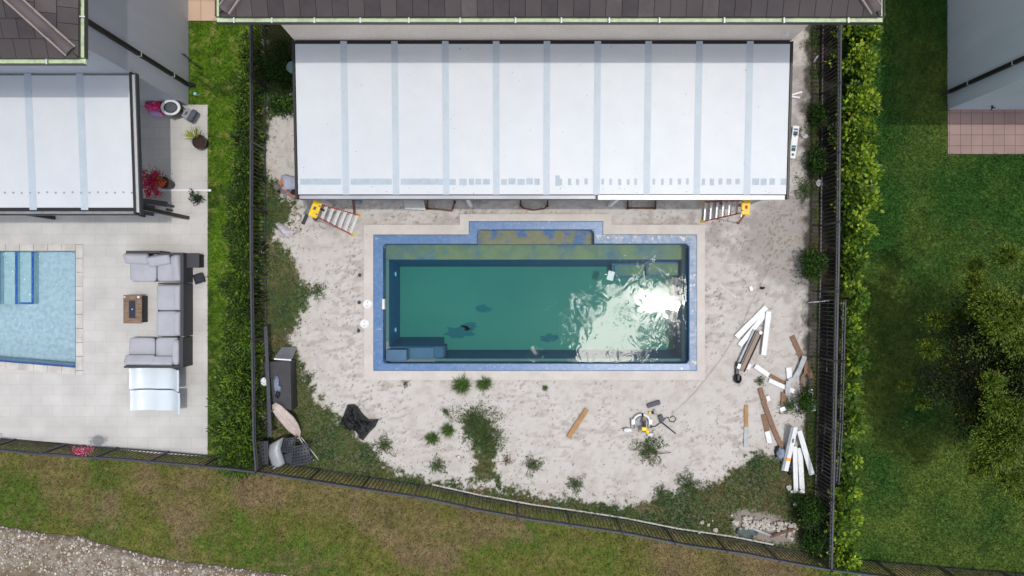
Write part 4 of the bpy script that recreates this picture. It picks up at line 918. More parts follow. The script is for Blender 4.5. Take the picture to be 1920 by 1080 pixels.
# ================================================================== FOLIAGE
def leafquads(P, L, Wd, up=.5, dirs=None, tilt=None):
    """diamond leaves starting at P; L, Wd arrays"""
    n = len(P)
    if dirs is None:
        dirs = rng.normal(size=(n, 3)); dirs[:, 2] = dirs[:, 2]*.5 + up*.4
    dirs = dirs/np.linalg.norm(dirs, axis=1, keepdims=True)
    u_ = rng.normal(size=(n, 3)); u_[:, 2] += 0; s = np.cross(dirs, u_); s[:, 2] *= .45; s /= (np.linalg.norm(s, axis=1, keepdims=True)+1e-9)
    V = np.empty((n, 4, 3)); V[:, 0] = P; V[:, 1] = P + dirs*(L*.5)[:, None] + s*(Wd/2)[:, None]; V[:, 2] = P + dirs*L[:, None]; V[:, 3] = P + dirs*(L*.5)[:, None] - s*(Wd/2)[:, None]
    return V.reshape(-1, 3)
def colvar(n, cols, p=None, lo=.7, hi=1.25):
    ci = rng.choice(len(cols), n, p=p); c = np.array(cols)[ci]*rng.uniform(lo, hi, n)[:, None]; c[:, 0] *= rng.uniform(.85, 1.15, n); return np.clip(c, 0, 1)
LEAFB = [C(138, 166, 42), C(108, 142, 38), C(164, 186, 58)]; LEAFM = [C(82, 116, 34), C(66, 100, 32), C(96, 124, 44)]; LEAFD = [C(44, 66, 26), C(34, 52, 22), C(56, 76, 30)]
def shrub(name, label, c, rx, ry, h, ncl, per, L, Wd, bright, group, cat='shrub', spread=.12, cols=(LEAFD, LEAFM, LEAFB), zmin=.15, stemn=6, flat=False):
    r = thing(name, label, cat, (c[0], c[1], c[2] if len(c) > 2 else 0), group); zb = c[2] if len(c) > 2 else 0
    a = rng.uniform(0, 6.283, ncl); q = np.sqrt(rng.uniform(0, 1, ncl)); hz = rng.uniform(zmin, 1, ncl)**.7
    wob = 1 + .25*np.sin(3*a + rng.uniform(0, 6)) + .15*np.sin(5*a+rng.uniform(0, 6))
    cx = c[0] + rx*q*wob*np.cos(a)*(1.1-.35*hz); cy = c[1] + ry*q*wob*np.sin(a)*(1.1-.35*hz); cz = zb + h*hz*(1.05-.35*q)
    C3 = np.stack([cx, cy, cz], 1)
    idx = np.repeat(np.arange(ncl), per); n = len(idx)
    off = rng.normal(size=(n, 3))*spread; P = C3[idx] + off; dirs = off*1.0 + rng.normal(size=(n, 3))*.03; dirs[:, 2] = np.abs(dirs[:, 2])*.5 + spread*.25
    V = leafquads(P, L*rng.uniform(.6, 1.3, n), Wd*rng.uniform(.6, 1.3, n), dirs=dirs)
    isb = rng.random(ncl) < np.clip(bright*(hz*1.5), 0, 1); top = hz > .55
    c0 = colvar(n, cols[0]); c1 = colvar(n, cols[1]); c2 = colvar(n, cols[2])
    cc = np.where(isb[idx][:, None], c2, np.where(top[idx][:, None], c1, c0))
    fastmesh('foliage', V, 4, cc, r, M['leaf'], loc=(c[0], c[1], zb))
    mb = MB()
    for k in range(min(stemn, ncl)):
        e = C3[k*ncl//max(1, stemn)]; b = Vector((c[0]+random.uniform(-.05, .05), c[1]+random.uniform(-.05, .05), zb-.02)); m_ = b.lerp(Vector(e), .5) + Vector((0, 0, h*.12)); mb.tube([b, m_, Vector(e)], [.014, .01, .005], 5)
    mb.build('stem', M['bark'], r)
    return r
# right-hand hedge: one shrub after another, leaf rosettes on open branches
hx = lambda y: np.interp(y, [-8, -4, 1, 8], [9.18, 9.38, 9.55, 9.72])
ys_ = np.arange(-7.55, 8.0, .92)
words = ['bottom-most', 'second from the bottom', 'third from the bottom', 'fourth from the bottom', 'fifth from the bottom', 'sixth from the bottom', 'seventh from the bottom', 'eighth from the bottom', 'ninth from the bottom', 'ninth from the top', 'eighth from the top', 'seventh from the top', 'sixth from the top', 'fifth from the top', 'fourth from the top', 'third from the top', 'second from the top', 'topmost']
words = (words[:len(ys_)//2] + words[-(len(ys_)-len(ys_)//2):])
wides = {0: 1.2, 1: .95, 2: .75, 3: .7, 4: .5, 5: .5, 6: .6, 7: .7, 8: .8, 9: .7, 10: .95, 11: 1.2, 12: 1.3, 13: 1.35, 14: 1.2, 15: 1.3, 16: 1.2}
for i, y in enumerate(ys_):
    w = wides.get(i, 1)
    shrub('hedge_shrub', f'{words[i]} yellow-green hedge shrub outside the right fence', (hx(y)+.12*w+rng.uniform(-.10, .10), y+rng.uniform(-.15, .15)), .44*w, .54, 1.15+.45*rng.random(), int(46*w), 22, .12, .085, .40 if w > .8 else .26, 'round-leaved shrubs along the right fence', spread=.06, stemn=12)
# left hedge
ys2_ = np.arange(-4.85, 7.4, .82)
lw = lambda y: np.interp(y, [-5, -3.5, -1, 1.2, 2.5, 4, 6, 8], [.62, .62, .52, .42, .36, .30, .22, .12])
w2 = ['bottom-most', 'second from the bottom', 'third from the bottom', 'fourth from the bottom', 'fifth from the bottom', 'sixth from the bottom', 'seventh from the bottom', 'eighth from the bottom', 'seventh from the top', 'sixth from the top', 'fifth from the top', 'fourth from the top', 'third from the top', 'second from the top', 'topmost']
for i, y in enumerate(ys2_):
    q = lw(y)
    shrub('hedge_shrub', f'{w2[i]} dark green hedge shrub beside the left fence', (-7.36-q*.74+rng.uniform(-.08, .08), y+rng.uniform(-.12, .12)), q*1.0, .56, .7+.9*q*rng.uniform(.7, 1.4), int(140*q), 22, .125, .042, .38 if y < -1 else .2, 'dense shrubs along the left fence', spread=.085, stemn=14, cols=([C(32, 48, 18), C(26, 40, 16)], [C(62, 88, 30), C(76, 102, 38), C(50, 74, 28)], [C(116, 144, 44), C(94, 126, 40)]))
# bushes growing inside the yard
YB = [(1518, 960, .38, .48, .75, 'dense dark green bush in the lower right corner by the fences', .12), (1530, 1015, .36, .30, .6, 'low dark bush below the dense corner bush where the two fences meet', .1),
      (1524, 495, .32, .42, .7, 'dark green bush pushing through the right fence beside the pool end', .15), (1530, 300, .22, .40, .5, 'dark bush by the right fence level with the white printed board', .08),
      (1533, 215, .20, .30, .4, 'dark straggly bush by the right fence near the top', .05), (1512, 750, .22, .36, .35, 'low leafy bush beside the upright white board near the right fence', .1),
      (522, 120, .42, .62, .7, 'dark shaded bush between the left fence and the house corner', .02), (532, 195, .34, .26, .35, 'bright green bush just below the shaded bush beside the patio roof', .2),
      (1350, 357+20, .10, .10, .1, 'tiny weed under the right end of the white gutter', .1)]
for px, py, rx, ry, h, lab, br in YB:
    x, y = W(px, py, h*.5); n = int(150*rx*ry/.15)
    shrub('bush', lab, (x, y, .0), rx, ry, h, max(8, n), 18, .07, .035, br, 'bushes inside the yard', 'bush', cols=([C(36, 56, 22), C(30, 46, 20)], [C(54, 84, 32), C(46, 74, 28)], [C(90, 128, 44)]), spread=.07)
# weed tufts in the sand: (px, py, radius m, label, kind) kind 0 grass tuft, 1 leafy patch, 2 dry
TU = [(866, 722, .30, 'spiky green grass tuft at the pool collar, left of a pair', 0), (908, 719, .26, 'spiky green grass tuft at the pool collar, right of a pair', 0), (1022, 728, .10, 'tiny lone grass tuft below the middle of the pool collar', 0),
      (810, 822, .22, 'small round grass tuft, left of two beside the big weed patch', 0), (840, 806, .22, 'small round grass tuft, right of two beside the big weed patch', 0), (892, 792, .52, 'big leafy weed patch below the pair of collar grass tufts', 1), (918, 826, .38, 'leafy tail of the big weed patch toward the bottom fence', 1),
      (1218, 842, .38, 'round green weed just below the mitre saw', 1), (951, 863, .15, 'small dry brown weed right of the weed strip', 2), (1000, 872, .24, 'sparse dark weed between the brown weed and the bottom fence', 1), (1080, 908, .22, 'thin upright weed near the white edging in the middle', 1),
      (1290, 912, .36, 'spreading weed above the bottom fence near the right', 1), (1240, 925, .22, 'small leafy weed left of the spreading weed near the bottom fence', 1), (1480, 760, .25, 'weed beside the small white blocks by the right fence', 1), (1510, 355, .28, 'dark weed right of the patio roof corner', 1),
      (1495, 245, .14, 'tiny weed under the two white sticks by the patio roof', 1), (782, 676, .0, '', 0), (578, 708, .14, 'thin weed right of the black storage box', 1), (596, 545, .22, 'thin creeping weed at the sand edge level with the pool middle', 1), (836, 772, .10, 'small dark weed above the two round grass tufts', 1), (1190, 330, .0, '', 0),
      (820, 873, .22, 'sparse branching weed above the bottom fence left of the weed strip', 1), (720, 835, .25, 'weed patch below the right corner of the black sheet', 1), (1425, 715, .11, 'tiny weed beside the thin white boards', 1), (760, 720, .08, 'little dark weed below the lower left pool corner', 2)]
def tuft(px, py, rad, lab, kind):
    x, y = W(px, py, .05); r = thing(('grass_tuft', 'weed', 'weed')[kind], lab, ('grass tuft', 'weed', 'weed')[kind], (x, y, 0), 'weeds in the sand')
    if kind == 0:
        n = int(420*(rad/.25)**1.5); ecc = rng.uniform(.55, 1.0); skw = rng.uniform(0, 3.1); th = rng.uniform(0, 6.283, n); L = rad*rng.uniform(.4, 1.45, n)
        b = rng.normal(size=(n, 2))*rad*.16; P = np.stack([x+b[:, 0], y+b[:, 1], np.full(n, .01)], 1)
        d = np.stack([np.cos(th), np.sin(th), rng.uniform(.15, 1.1, n)], 1)
        L = L*(ecc+(1-ecc)*np.abs(np.cos(th-skw))); V = leafquads(P, L, np.full(n, .013), dirs=d); cc = colvar(n, [C(78, 114, 52), C(100, 134, 62), C(64, 94, 44), C(134, 152, 90)])
    else:
        n = int((1700 if kind == 1 else 500)*(rad/.35)**2) + 60; th = rng.uniform(0, 6.283, n); q = rng.uniform(0, 1, n)**.75*(1.1+.34*np.sin(3*th+px)+.3*np.sin(5*th+py)+.22*np.sin(11*th+px))*np.where(rng.random(n) < .12, rng.uniform(1, 1.7, n), 1); R_ = rad*q
        P = np.stack([x+R_*np.cos(th), y+R_*np.sin(th), .02+rng.uniform(0, .16, n)*np.clip(1.1-q, .1, 1)], 1)
        d = rng.normal(size=(n, 3)); d[:, 2] = np.abs(d[:, 2])*.6
        V = leafquads(P, rng.uniform(.025, .055, n), rng.uniform(.012, .026, n), dirs=d)
        cc = colvar(n, [C(76, 106, 58), C(62, 90, 50), C(96, 122, 68), C(112, 110, 72)] if kind == 1 else [C(104, 94, 48), C(84, 70, 40), C(120, 112, 70)])
    fastmesh('leaves', V, 4, cc, r, M['leaf'], loc=(x, y, 0))
    mb = MB()
    for k in range(7):
        t = 6.283*k/7+px; mb.tube([(x, y, .0), (x+rad*.4*math.cos(t), y+rad*.4*math.sin(t), .04), (x+rad*.95*math.cos(t+.2), y+rad*.95*math.sin(t+.2), .03)], [.006, .005, .003], 5)
    mb.build('stem', mat('weed_stem', C(74, 84, 52)) if 'ws' not in M else M['ws'], r)
M['ws'] = mat('weed_stem', C(74, 84, 52))
for t in TU:
    if t[2] > 0: tuft(*t)
# tree over the right lawn
def tree():
    bx, by = 12.75, -2.3
    r = thing('tree', 'wide tree over the right lawn, crown shade and sunlit sprigs painted in leaf colour', 'tree', (bx, by, 0))
    lobes = [(11.75, -1.0, 3.0, 1.05, .8, .7), (12.9, -1.1, 3.5, 1.3, 1.1, .8), (11.6, -2.2, 2.8, 1.15, .8, .7), (12.9, -2.6, 3.8, 1.3, 1.2, .8), (12.9, -3.9, 3.2, 1.1, .85, .7), (13.6, -1.9, 4.0, 1.3, 1.5, .8), (12.0, -3.2, 2.8, .85, .6, .5), (14.3, -3.4, 3.6, 1.2, 1.1, .8)]
    tips = []
    for (x, y, z, rx, ry, rz) in lobes:
        n = int(44*rx*ry)+12
        d = rng.normal(size=(n, 3)); d /= np.linalg.norm(d, axis=1, keepdims=True); q = rng.uniform(.35, 1.05, n)
        for k in range(n): tips.append((x+d[k, 0]*rx*q[k], y+d[k, 1]*ry*q[k], z+d[k, 2]*rz*q[k]))
    tips = np.array(tips); bright = rng.random(len(tips)) < .20
    sunlit_sprig = [(1758, 600, 2.7, .20), (1742, 655, 2.6, .18), (1890, 480, 3.6, .22), (1862, 570, 3.9, .34), (1900, 590, 4.0, .32), (1835, 575, 3.6, .22), (1875, 610, 4.0, .3), (1905, 640, 3.9, .25), (1830, 500, 2.6, .16), (1700, 722, 2.0, .12), (1730, 755, 2.1, .14), (1870, 760, 3.8, .26), (1905, 770, 3.9, .22), (1862, 820, 3.5, .34), (1885, 845, 3.6, .34), (1850, 865, 3.2, .30), (1905, 815, 3.8, .24), (1895, 895, 3.2, .30), (1912, 915, 3.0, .25), (1860, 715, 3.9, .2), (1828, 530, 2.8, .2), (1770, 700, 2.6, .16), (1800, 590, 2.9, .14), (1835, 880, 3.0, .2)]
    PP_, CC_ = [], []
    idx = np.repeat(np.arange(len(tips)), 150); n = len(idx); off = rng.normal(size=(n, 3))*.17
    dr = off + rng.normal(size=(n, 3))*.08; dr[:, 2] = np.abs(dr[:, 2])*.5
    PP_.append(leafquads(tips[idx]+off, rng.uniform(.05, .10, n), rng.uniform(.02, .035, n), dirs=dr)); CC_.append(np.where(bright[idx][:, None], colvar(n, [C(92, 112, 38), C(72, 90, 30)]), colvar(n, [C(30, 38, 16), C(20, 26, 12), C(40, 50, 22)], lo=.5, hi=1.4)))  # near-black leaf colours carry the deep shade of the crown
    for (px, py, z, rr) in sunlit_sprig:
        x, y = W(px, py, z); n = int(4600*rr*rr/.09); off = rng.normal(size=(n, 3))*np.array([rr*.5, rr*.5, .09]); fx = np.sin(off[:, 0]*22+px)*np.sin(off[:, 1]*24+py) > -.35; off = off[fx]; n = len(off)
        dr = off + rng.normal(size=(n, 3))*.06; dr[:, 2] = np.abs(dr[:, 2])*.5+.02
        PP_.append(leafquads(np.array([[x, y, z]])+off, rng.uniform(.05, .09, n), rng.uniform(.02, .035, n), dirs=dr)); CC_.append(colvar(n, [C(122, 142, 44), C(98, 120, 38), C(72, 92, 30)]))  # sunlit clumps at the crown top painted as brighter leaves
    V = np.concatenate(PP_); cc = np.concatenate(CC_)
    fastmesh('crown', V, 4, cc, r, M['leaf'], loc=(bx, by, 0))
    mb = MB(); mb.tube([(bx, by, -.05), (bx+.03, by, .8), (bx-.02, by+.03, 1.7)], [.16, .13, .11], 12); 
    rs = random.Random(9)
    for (x, y, z, rx, ry, rz) in lobes:
        mb.tube([(bx-.02, by+.03, 1.6), ((bx*2+x)/3, (by*2+y)/3, 2.0+.1*rs.random()), (x, y, z-.2)], [.09, .06, .03], 8)
        for k in range(7):
            a = 6.283*rs.random(); e = (x+rx*.8*math.cos(a), y+ry*.8*math.sin(a), z+.3*rs.uniform(-1, 1)); mb.tube([(x*.6+bx*.4, y*.6+by*.4, z*.6+.8), ((x+e[0])/2, (y+e[1])/2, z-.1), e], [.03, .018, .006], 5)
    mb.build('trunk', M['bark'], r, smooth=True)
tree()

# ================================================================== NEIGHBOUR'S PATIO THINGS
ZP = .035
def wb(px0, px1, py0, py1, z):   # world box from pixel box seen at height z
    a = W(px0, py1, z); b = W(px1, py0, z); return a[0], b[0], a[1], b[1]
def soft(name, parent, px0, px1, py0, py1, ztop, th, rz=0, rx=0, ry=0, m='cushion', e=.25, wob=.01):
    a, b, c, d = wb(px0, px1, py0, py1, ztop); mb = MB(); mb.cushion(((a+b)/2, (c+d)/2, ztop-th/2), (b-a, d-c, th), rz, rx, ry, e, 12, 0, wob); return mb.build(name, M[m], parent, smooth=True)
def hard(name, parent, px0, px1, py0, py1, ztop, zbot, m='wicker', bevel=.008):
    a, b, c, d = wb(px0, px1, py0, py1, ztop); mb = MB(); mb.b2(a, b, c, d, zbot, ztop); return mb.build(name, M[m], parent, bevel=bevel)
# upper corner sofa with chaise
s1 = thing('sofa', 'upper dark wicker corner sofa with grey chaise cushion and loose back cushions', 'sofa', (*W(300, 500), ZP))
hard('base_frame', s1, 250, 338, 483, 528, .27, ZP); hard('back_rest', s1, 236, 300, 470, 475, .62, ZP); hard('back_rest', s1, 300, 343, 473.5, 478, .64, ZP)
hard('arm_rest', s1, 338, 344, 478, 530, .62, ZP)
soft('seat_cushion', s1, 242, 292, 480, 528, .42, .15); soft('seat_cushion', s1, 293, 334, 482, 528, .42, .15)
soft('back_cushion', s1, 229, 275, 474, 494, .66, .26, rz=R(-2), rx=R(28)); soft('back_cushion', s1, 273, 317, 477, 497, .60, .24, rz=R(10), rx=R(28)); soft('back_cushion', s1, 320, 337, 477, 527, .62, .26, rz=R(5), ry=R(-20))
# middle two-seater
s2_ = thing('sofa', 'middle dark wicker sofa section with two long grey seat cushions', 'sofa', (*W(320, 582), ZP))
hard('base_frame', s2_, 296, 340, 534, 631, .27, ZP); hard('back_rest', s2_, 338, 344, 531, 631, .62, ZP); hard('arm_rest', s2_, 296, 339, 530.5, 533, .46, ZP)
soft('seat_cushion', s2_, 292, 334, 534, 582, .42, .15); soft('seat_cushion', s2_, 292, 334, 583.5, 631, .42, .15)
soft('back_cushion', s2_, 325, 338, 534, 582, .56, .24, ry=R(-12)); soft('back_cushion', s2_, 325, 338, 584, 630, .56, .24, ry=R(-12))
# lower loveseat
s3 = thing('sofa', 'lower dark wicker loveseat with grey pillows along its bottom edge by the white loungers', 'sofa', (*W(290, 660), ZP))
hard('base_frame', s3, 246, 336, 634, 682, .28, ZP); hard('back_rest', s3, 232, 338, 686, 690, .66, ZP); hard('arm_rest', s3, 336, 343, 633, 689, .64, ZP); 
soft('seat_cushion', s3, 240, 289, 633, 680, .43, .15); soft('seat_cushion', s3, 290.5, 334, 633, 680, .43, .15)
soft('back_cushion', s3, 230, 286, 666, 686, .66, .24, rx=R(-25)); soft('back_cushion', s3, 278, 322, 669, 687, .64, .24, rx=R(-25)); soft('back_cushion', s3, 321, 335, 637, 686, .64, .24, e=.6)
t = thing('side_table', 'dark wicker box side table behind the upper sofa', 'side table', (*W(358, 488), ZP)); hard('box_base', t, 346, 372, 476, 501, .40, ZP, 'wicker_side'); hard('table_top', t, 344, 373.5, 474.5, 502, .43, .40)
t = thing('fire_table', 'square wooden topped fire pit table with dark base in front of the sofas', 'fire table', (*W(254, 579), ZP))
hard('base', t, 233, 264, 555, 605, .42, ZP, 'wicker_side'); tp = hard('table_top', t, 231, 265.5, 553, 606.5, .46, .42, 'wood', .006); hard('burner_cover', tp, 241.5, 254.5, 563.5, 596.5, .468, .455, 'navy', .004)
mb = MB(); x, y = W(248, 580, .47); mb.cyl((x, y, .465), (x, y, .476), .02, n=10); mb.build('burner_knob', M['alu'], tp)
for px, py, r, lab in ((233.5, 556.5, .022, 'tiny white candle in the upper left corner of the fire table'), (259.5, 557, .032, 'white candle in the upper right corner of the fire table')):
    x, y = W(px, py, .5); mb = MB(); mb.lathe((x, y, .46), [(r*.8, 0), (r, .01), (r, .05), (r*.6, .055), (r*.2, .05)], 14); tag(mb.build('candle', M['white']), lab, 'candle', 'candles on the fire table')
def lounger(py0, py1, dx, lab):
    r = thing('pool_lounger', lab, 'sun lounger', (*W(290+dx, (py0+py1)/2), ZP), 'white moulded loungers'); mb = MB(); ms = MB()
    n = 26; prof = []
    for i in range(n+1):
        t = i/n; z = .34 - .14*math.sin(min(1, t/.35)*math.pi/2) + .13*math.exp(-((t-.52)/.13)**2) if t < .62 else 0
        z = np.interp(t, [0, .12, .3, .48, .62, .74, .86, 1], [.40, .26, .20, .30, .27, .32, .56, .92]); prof.append(z)
    prof = np.convolve(np.pad(prof, 2, 'edge'), [.1, .2, .4, .2, .1], 'valid')
    xa, _ = W(243+dx, 0, .34); xb, _ = W(337+dx, 0, .74); _, ya = W(0, py0, .30); _, yb = W(0, py1, .30)
    th = .05; V = []
    for i in range(n+1):
        x = xa+(xb-xa)*i/n; z = float(prof[i])
        for j in range(7):
            q = j/6; y = ya+(yb-ya)*q; V.append((x, y, z - .012*math.sin(q*math.pi)*1.5))
    F = [(i*7+j, i*7+j+1, (i+1)*7+j+1, (i+1)*7+j) for i in range(n) for j in range(6)]
    mb.add(V, F); o = mb.build('shell', M['lounger'], r, smooth=True); so_ = o.modifiers.new('solid', 'SOLIDIFY'); so_.thickness = .045; so_.offset = -1; b = o.modifiers.new('bevel', 'BEVEL'); b.width = .012; b.segments = 3
    for i0, i1 in ((3, 9), (11, 19)):
        m2 = MB(); xs_ = [xa+(xb-xa)*k/n for k in range(i0, i1+1)]; V = []; 
        for yy in (ya-.07, yb+.07):
            for k, x in enumerate(xs_): V += [(x, yy, ZP), (x, yy, float(prof[i0+k])-.05)]
        m_ = len(xs_)*2
        F = [(2*k, 2*k+2, 2*k+3, 2*k+1) for k in range(len(xs_)-1)] + [(m_+2*k, m_+2*k+1, m_+2*k+3, m_+2*k+2) for k in range(len(xs_)-1)] + [(0, 1, m_+1, m_), (m_-2, 2*m_-2, 2*m_-1, m_-1)]
        m2.add(V, F); m2.build('support', M['lounger'], r)
    m2 = MB(); x = xa+(xb-xa)*.76; m2.cyl((x, (ya+yb)/2-.02, .30), (x, (ya+yb)/2-.02, .345), .012, n=8); m2.build('drain_plug', M['dgrey'], r)
lounger(690, 729, 0, 'white moulded lounger touching the lower loveseat')
lounger(731.5, 770, 2, 'white moulded lounger furthest from the sofas')
# lantern
t = thing('lantern', 'small black square lantern on the pavers beside the upper sofa', 'lantern', (*W(372, 522), ZP)); x, y = W(372, 522, .2)
mb = MB(); mb.box((x, y, .10), (.24, .25, .13), R(18)); mb.build('body', M['dkplastic'], t, bevel=.01); mb = MB(); mb.box((x, y, .185), (.28, .29, .035), R(18)); cp_ = mb.build('cap', M['black'], t, bevel=.01); mb = MB(); mb.box((x, y, .206), (.16, .17, .008), R(18)); mb.cyl((x, y, .21), (x, y, .235), .02, n=8); mb.build('glass_top', M['navy'], cp_)
mb = MB(); a = W(384, 520); mb.tube([(*a, .06), (*W(392, 519), .07), (*W(400, 516), .08)], .012, 6); tag(mb.build('cable', M['bark']), 'short brown twig reaching from the lawn toward the black lantern', 'twig')
# plants in pots
def pot(mbx, x, y, r, h): mbx.lathe((x, y, ZP), [(r*.72, 0), (r, h*.9), (r*1.04, h*.92), (r*1.04, h), (r*.9, h), (r*.88, h-.04), (0, h-.04)], 24)
t = thing('potted_plant', 'black potted spiky yellow-green plant at the paver edge', 'potted plant', (*W(377, 268), ZP)); x, y = W(376, 267, .25); mb = MB(); pot(mb, x, y, .20, .30); p_ = mb.build('pot', M['pot'], t, smooth=False); mb = MB(); mb.lathe((x, y, ZP), [(0, .27), (.10, .275), (.175, .265)], 20); mb.build('soil', M['soil'], p_)
P = []; Dn = []
for k in range(16):
    a = math.pi*(.25+.9*k/15) + .2*math.sin(k*3); P.append((x+.05*math.cos(a), y+.08, .5+.05*(k % 3))); Dn.append((math.cos(a), math.sin(a)*.9+.35, .35))
P = np.array(P*2); Dn = np.array(Dn*2); fastmesh('leaves', leafquads(P, rng.uniform(.2, .42, len(P)), np.full(len(P), .035), dirs=Dn), 4, colvar(len(P), [C(170, 172, 70), C(120, 140, 50)]), t, M['leaf'], loc=(x, y, 0) if False else t.location)
mb = MB(); mb.cyl((x-.02, y+.03, .28), (x-.02, y+.09, .58), .012, n=6); mb.build('stem', M['bark'], t)
t = thing('potted_plant', 'magenta bougainvillea with orange blooms in a dark pot beside the left patio roof', 'potted plant', (*W(305, 345), ZP)); x, y = W(309, 343, .4); mb = MB(); pot(mb, x, y, .17, .42); p_ = mb.build('pot', M['pot'], t); mb = MB(); mb.lathe((x, y, ZP), [(0, .38), (.15, .385)], 20); mb.build('soil', M['soil'], p_)
cl_ = [(268, 323, .9), (275, 330, .95), (283, 337, 1.0), (289, 328, 1.0), (293, 324, .95), (278, 345, 1.05), (270, 346, .9), (287, 350, 1.0), (276, 358, .9), (278, 364, .85), (292, 358, .9), (296, 362, .85), (266, 336, .85), (284, 343, 1.1), (290, 337, 1.0)]
Ps = []
for (px, py, z) in cl_: X_, Y_ = W(px, py, z); Ps.append(np.array([X_, Y_, z]) + rng.normal(size=(70, 3))*.045)
Ps.append(np.array([[*W(281, 343, .93), .93]]) + rng.normal(size=(520, 3))*np.array([.14, .20, .06])); Ps = np.concatenate(Ps); fastmesh('flowers', leafquads(Ps, rng.uniform(.03, .05, len(Ps)), rng.uniform(.025, .04, len(Ps))), 4, colvar(len(Ps), [C(190, 24, 74), C(160, 16, 60), C(214, 50, 100)]), t, M['leaf'], loc=t.location)
Ps = []
for (px, py, z) in ((300, 335, .7), (306, 341, .7), (303, 347, .7), (297, 343, .7)): X_, Y_ = W(px, py, z); Ps.append(np.array([X_, Y_, z]) + rng.normal(size=(26, 3))*.04)
Ps = np.concatenate(Ps); fastmesh('orange_blooms', leafquads(Ps, rng.uniform(.03, .05, len(Ps)), rng.uniform(.025, .04, len(Ps))), 4, colvar(len(Ps), [C(236, 150, 40), C(226, 90, 40)]), t, M['leaf'], loc=t.location)
Ps = []
for (px, py, z) in ((298, 333, .6), (302, 330, .6), (294, 345, .6), (286, 340, .6)): X_, Y_ = W(px, py, z); Ps.append(np.array([X_, Y_, z]) + rng.normal(size=(60, 3))*.07)
Ps = np.concatenate(Ps); fastmesh('leaves', leafquads(Ps, rng.uniform(.04, .07, len(Ps)), rng.uniform(.02, .03, len(Ps))), 4, colvar(len(Ps), LEAFD+LEAFM), t, M['leaf'], loc=t.location)
mb = MB()
for (px, py, z) in cl_[::2]: X_, Y_ = W(px, py, z); mb.tube([(x, y, .4), ((x+X_)/2, (y+Y_)/2, .6+.2*z), (X_, Y_, z)], [.012, .009, .005], 5)
mb.build('stem', M['bark'], t)
x, y = W(372, 373); t = thing('weed', 'dark green leafy plant on the pavers below the white strip', 'plant', (x, y, ZP)); Ps = np.array([[x, y, .10]]) + rng.normal(size=(240, 3))*np.array([.08, .07, .04]); Ps = np.concatenate([Ps, np.array([[x-.10, y+.14, .2]]) + rng.normal(size=(50, 3))*np.array([.025, .06, .03])]); Ps[:, 2] = np.maximum(Ps[:, 2], .045)
fastmesh('leaves', leafquads(Ps, rng.uniform(.05, .10, len(Ps)), rng.uniform(.02, .035, len(Ps))), 4, colvar(len(Ps), [C(44, 66, 40), C(60, 88, 44), C(36, 52, 34)]), t, M['leaf'], loc=t.location); mb = MB(); mb.cyl((x, y, ZP), (x, y, .14), .012, n=6); mb.build('stem', M['bark'], t)
mb = MB(); a, b = W(262, 357), W(395.5, 357.5); mb.bar((*a, ZP+.015), (*b, ZP+.015), .06, .03); mb.cyl((b[0], b[1], ZP), (b[0], b[1], ZP+.034), .035, n=12); tag(mb.build('drain_channel', M['white']), 'white straight drain strip crossing the pavers below the magenta flowers', 'drain strip')
t = thing('bench', 'dark wicker bench end poking out below the left patio roof', 'bench', (*W(282, 383), ZP)); x, y = W(284, 379, .5)
mb = MB(); mb.box((x, y, .52), (.95, .15, .04), R(-8)); mb.build('back_rail', M['wicker'], t, bevel=.01); mb = MB(); mb.box((x-.02, y-.02, .40), (.90, .05, .24), R(-8)); mb.build('back_panel', M['wicker_side'], t); mb = MB(); mb.box((x-.25, y-.20, .30), (.45, .3, .06), R(-8)); mb.build('seat', M['wicker'], t, bevel=.01)
for dx, dy in ((.40, -.02), (.36, -.14), (-.42, .05), (-.45, -.30)): mb = MB(); mb.b2(x+dx-.03, x+dx+.03, y+dy-.03-.05, y+dy+.03-.05, ZP, .5 if dy > -.1 else .33); mb.build('leg', M['black'], t)
# pile beside the grey wall
t = thing('toy_bag', 'magenta and red bag heap with a lilac toy beside the grey wall', 'bag', (*W(292, 205), ZP)); x, y = W(292, 204, .3)
mb = MB(); mb.blob((x-.02, y+.08, .30), (.26, .17, .24), 12, .22, 3); mb.build('bag_body', M['pink'], t, smooth=True); mb = MB(); mb.blob((x+.02, y-.10, .22), (.26, .12, .16), 10, .15, 5); mb.build('lilac_toy', M['lilac'], t, smooth=True); mb = MB(); mb.blob((x+.14, y+.12, .38), (.12, .09, .12), 8, .25, 6); mb.blob((x+.24, y-.10, .28), (.10, .08, .12), 8, .25, 8); mb.build('red_cloth', M['redcloth'], t, smooth=True)
mb = MB(); mb.blob((x-.10, y+.12, .44), (.09, .07, .06), 8, .2, 9); mb.build('blue_patch', M['cloth_blue'], t, smooth=True)
t = thing('litter_bin', 'black tub with an oval white rim between the magenta bag and the grey seat', 'tub', (*W(324, 203), ZP)); x, y = W(319, 201, .6)
def oval(mbx, prof, rz=0): mbx.lathe((x, y, 0), prof, 32, 0, 1.0, .80)
mb = MB(); oval(mb, [(.20, ZP), (.25, .3), (.26, .56), (.20, .57), (0, .57)]); mb.build('tub_body', M['black'], t, smooth=False); mb = MB(); oval(mb, [(.195, .57), (.215, .605), (.25, .612), (.275, .60), (.285, .57), (.27, .545), (.24, .56)]); mb.build('white_rim', M['white'], t, smooth=True)
mb = MB(); oval(mb, [(0, .592), (.12, .59), (.195, .582)]); mb.build('mesh_lid', M['dgrey'], t, smooth=True)
mb = MB(); mb.box((x-.01, y-.235, .59), (.07, .03, .03)); mb.build('catch', M['green_panel'], t)
t = thing('child_seat', 'grey plastic seat with dark hood tilted on the paver corner', 'child seat', (*W(358, 214), ZP)); x, y = W(354, 214, .4)
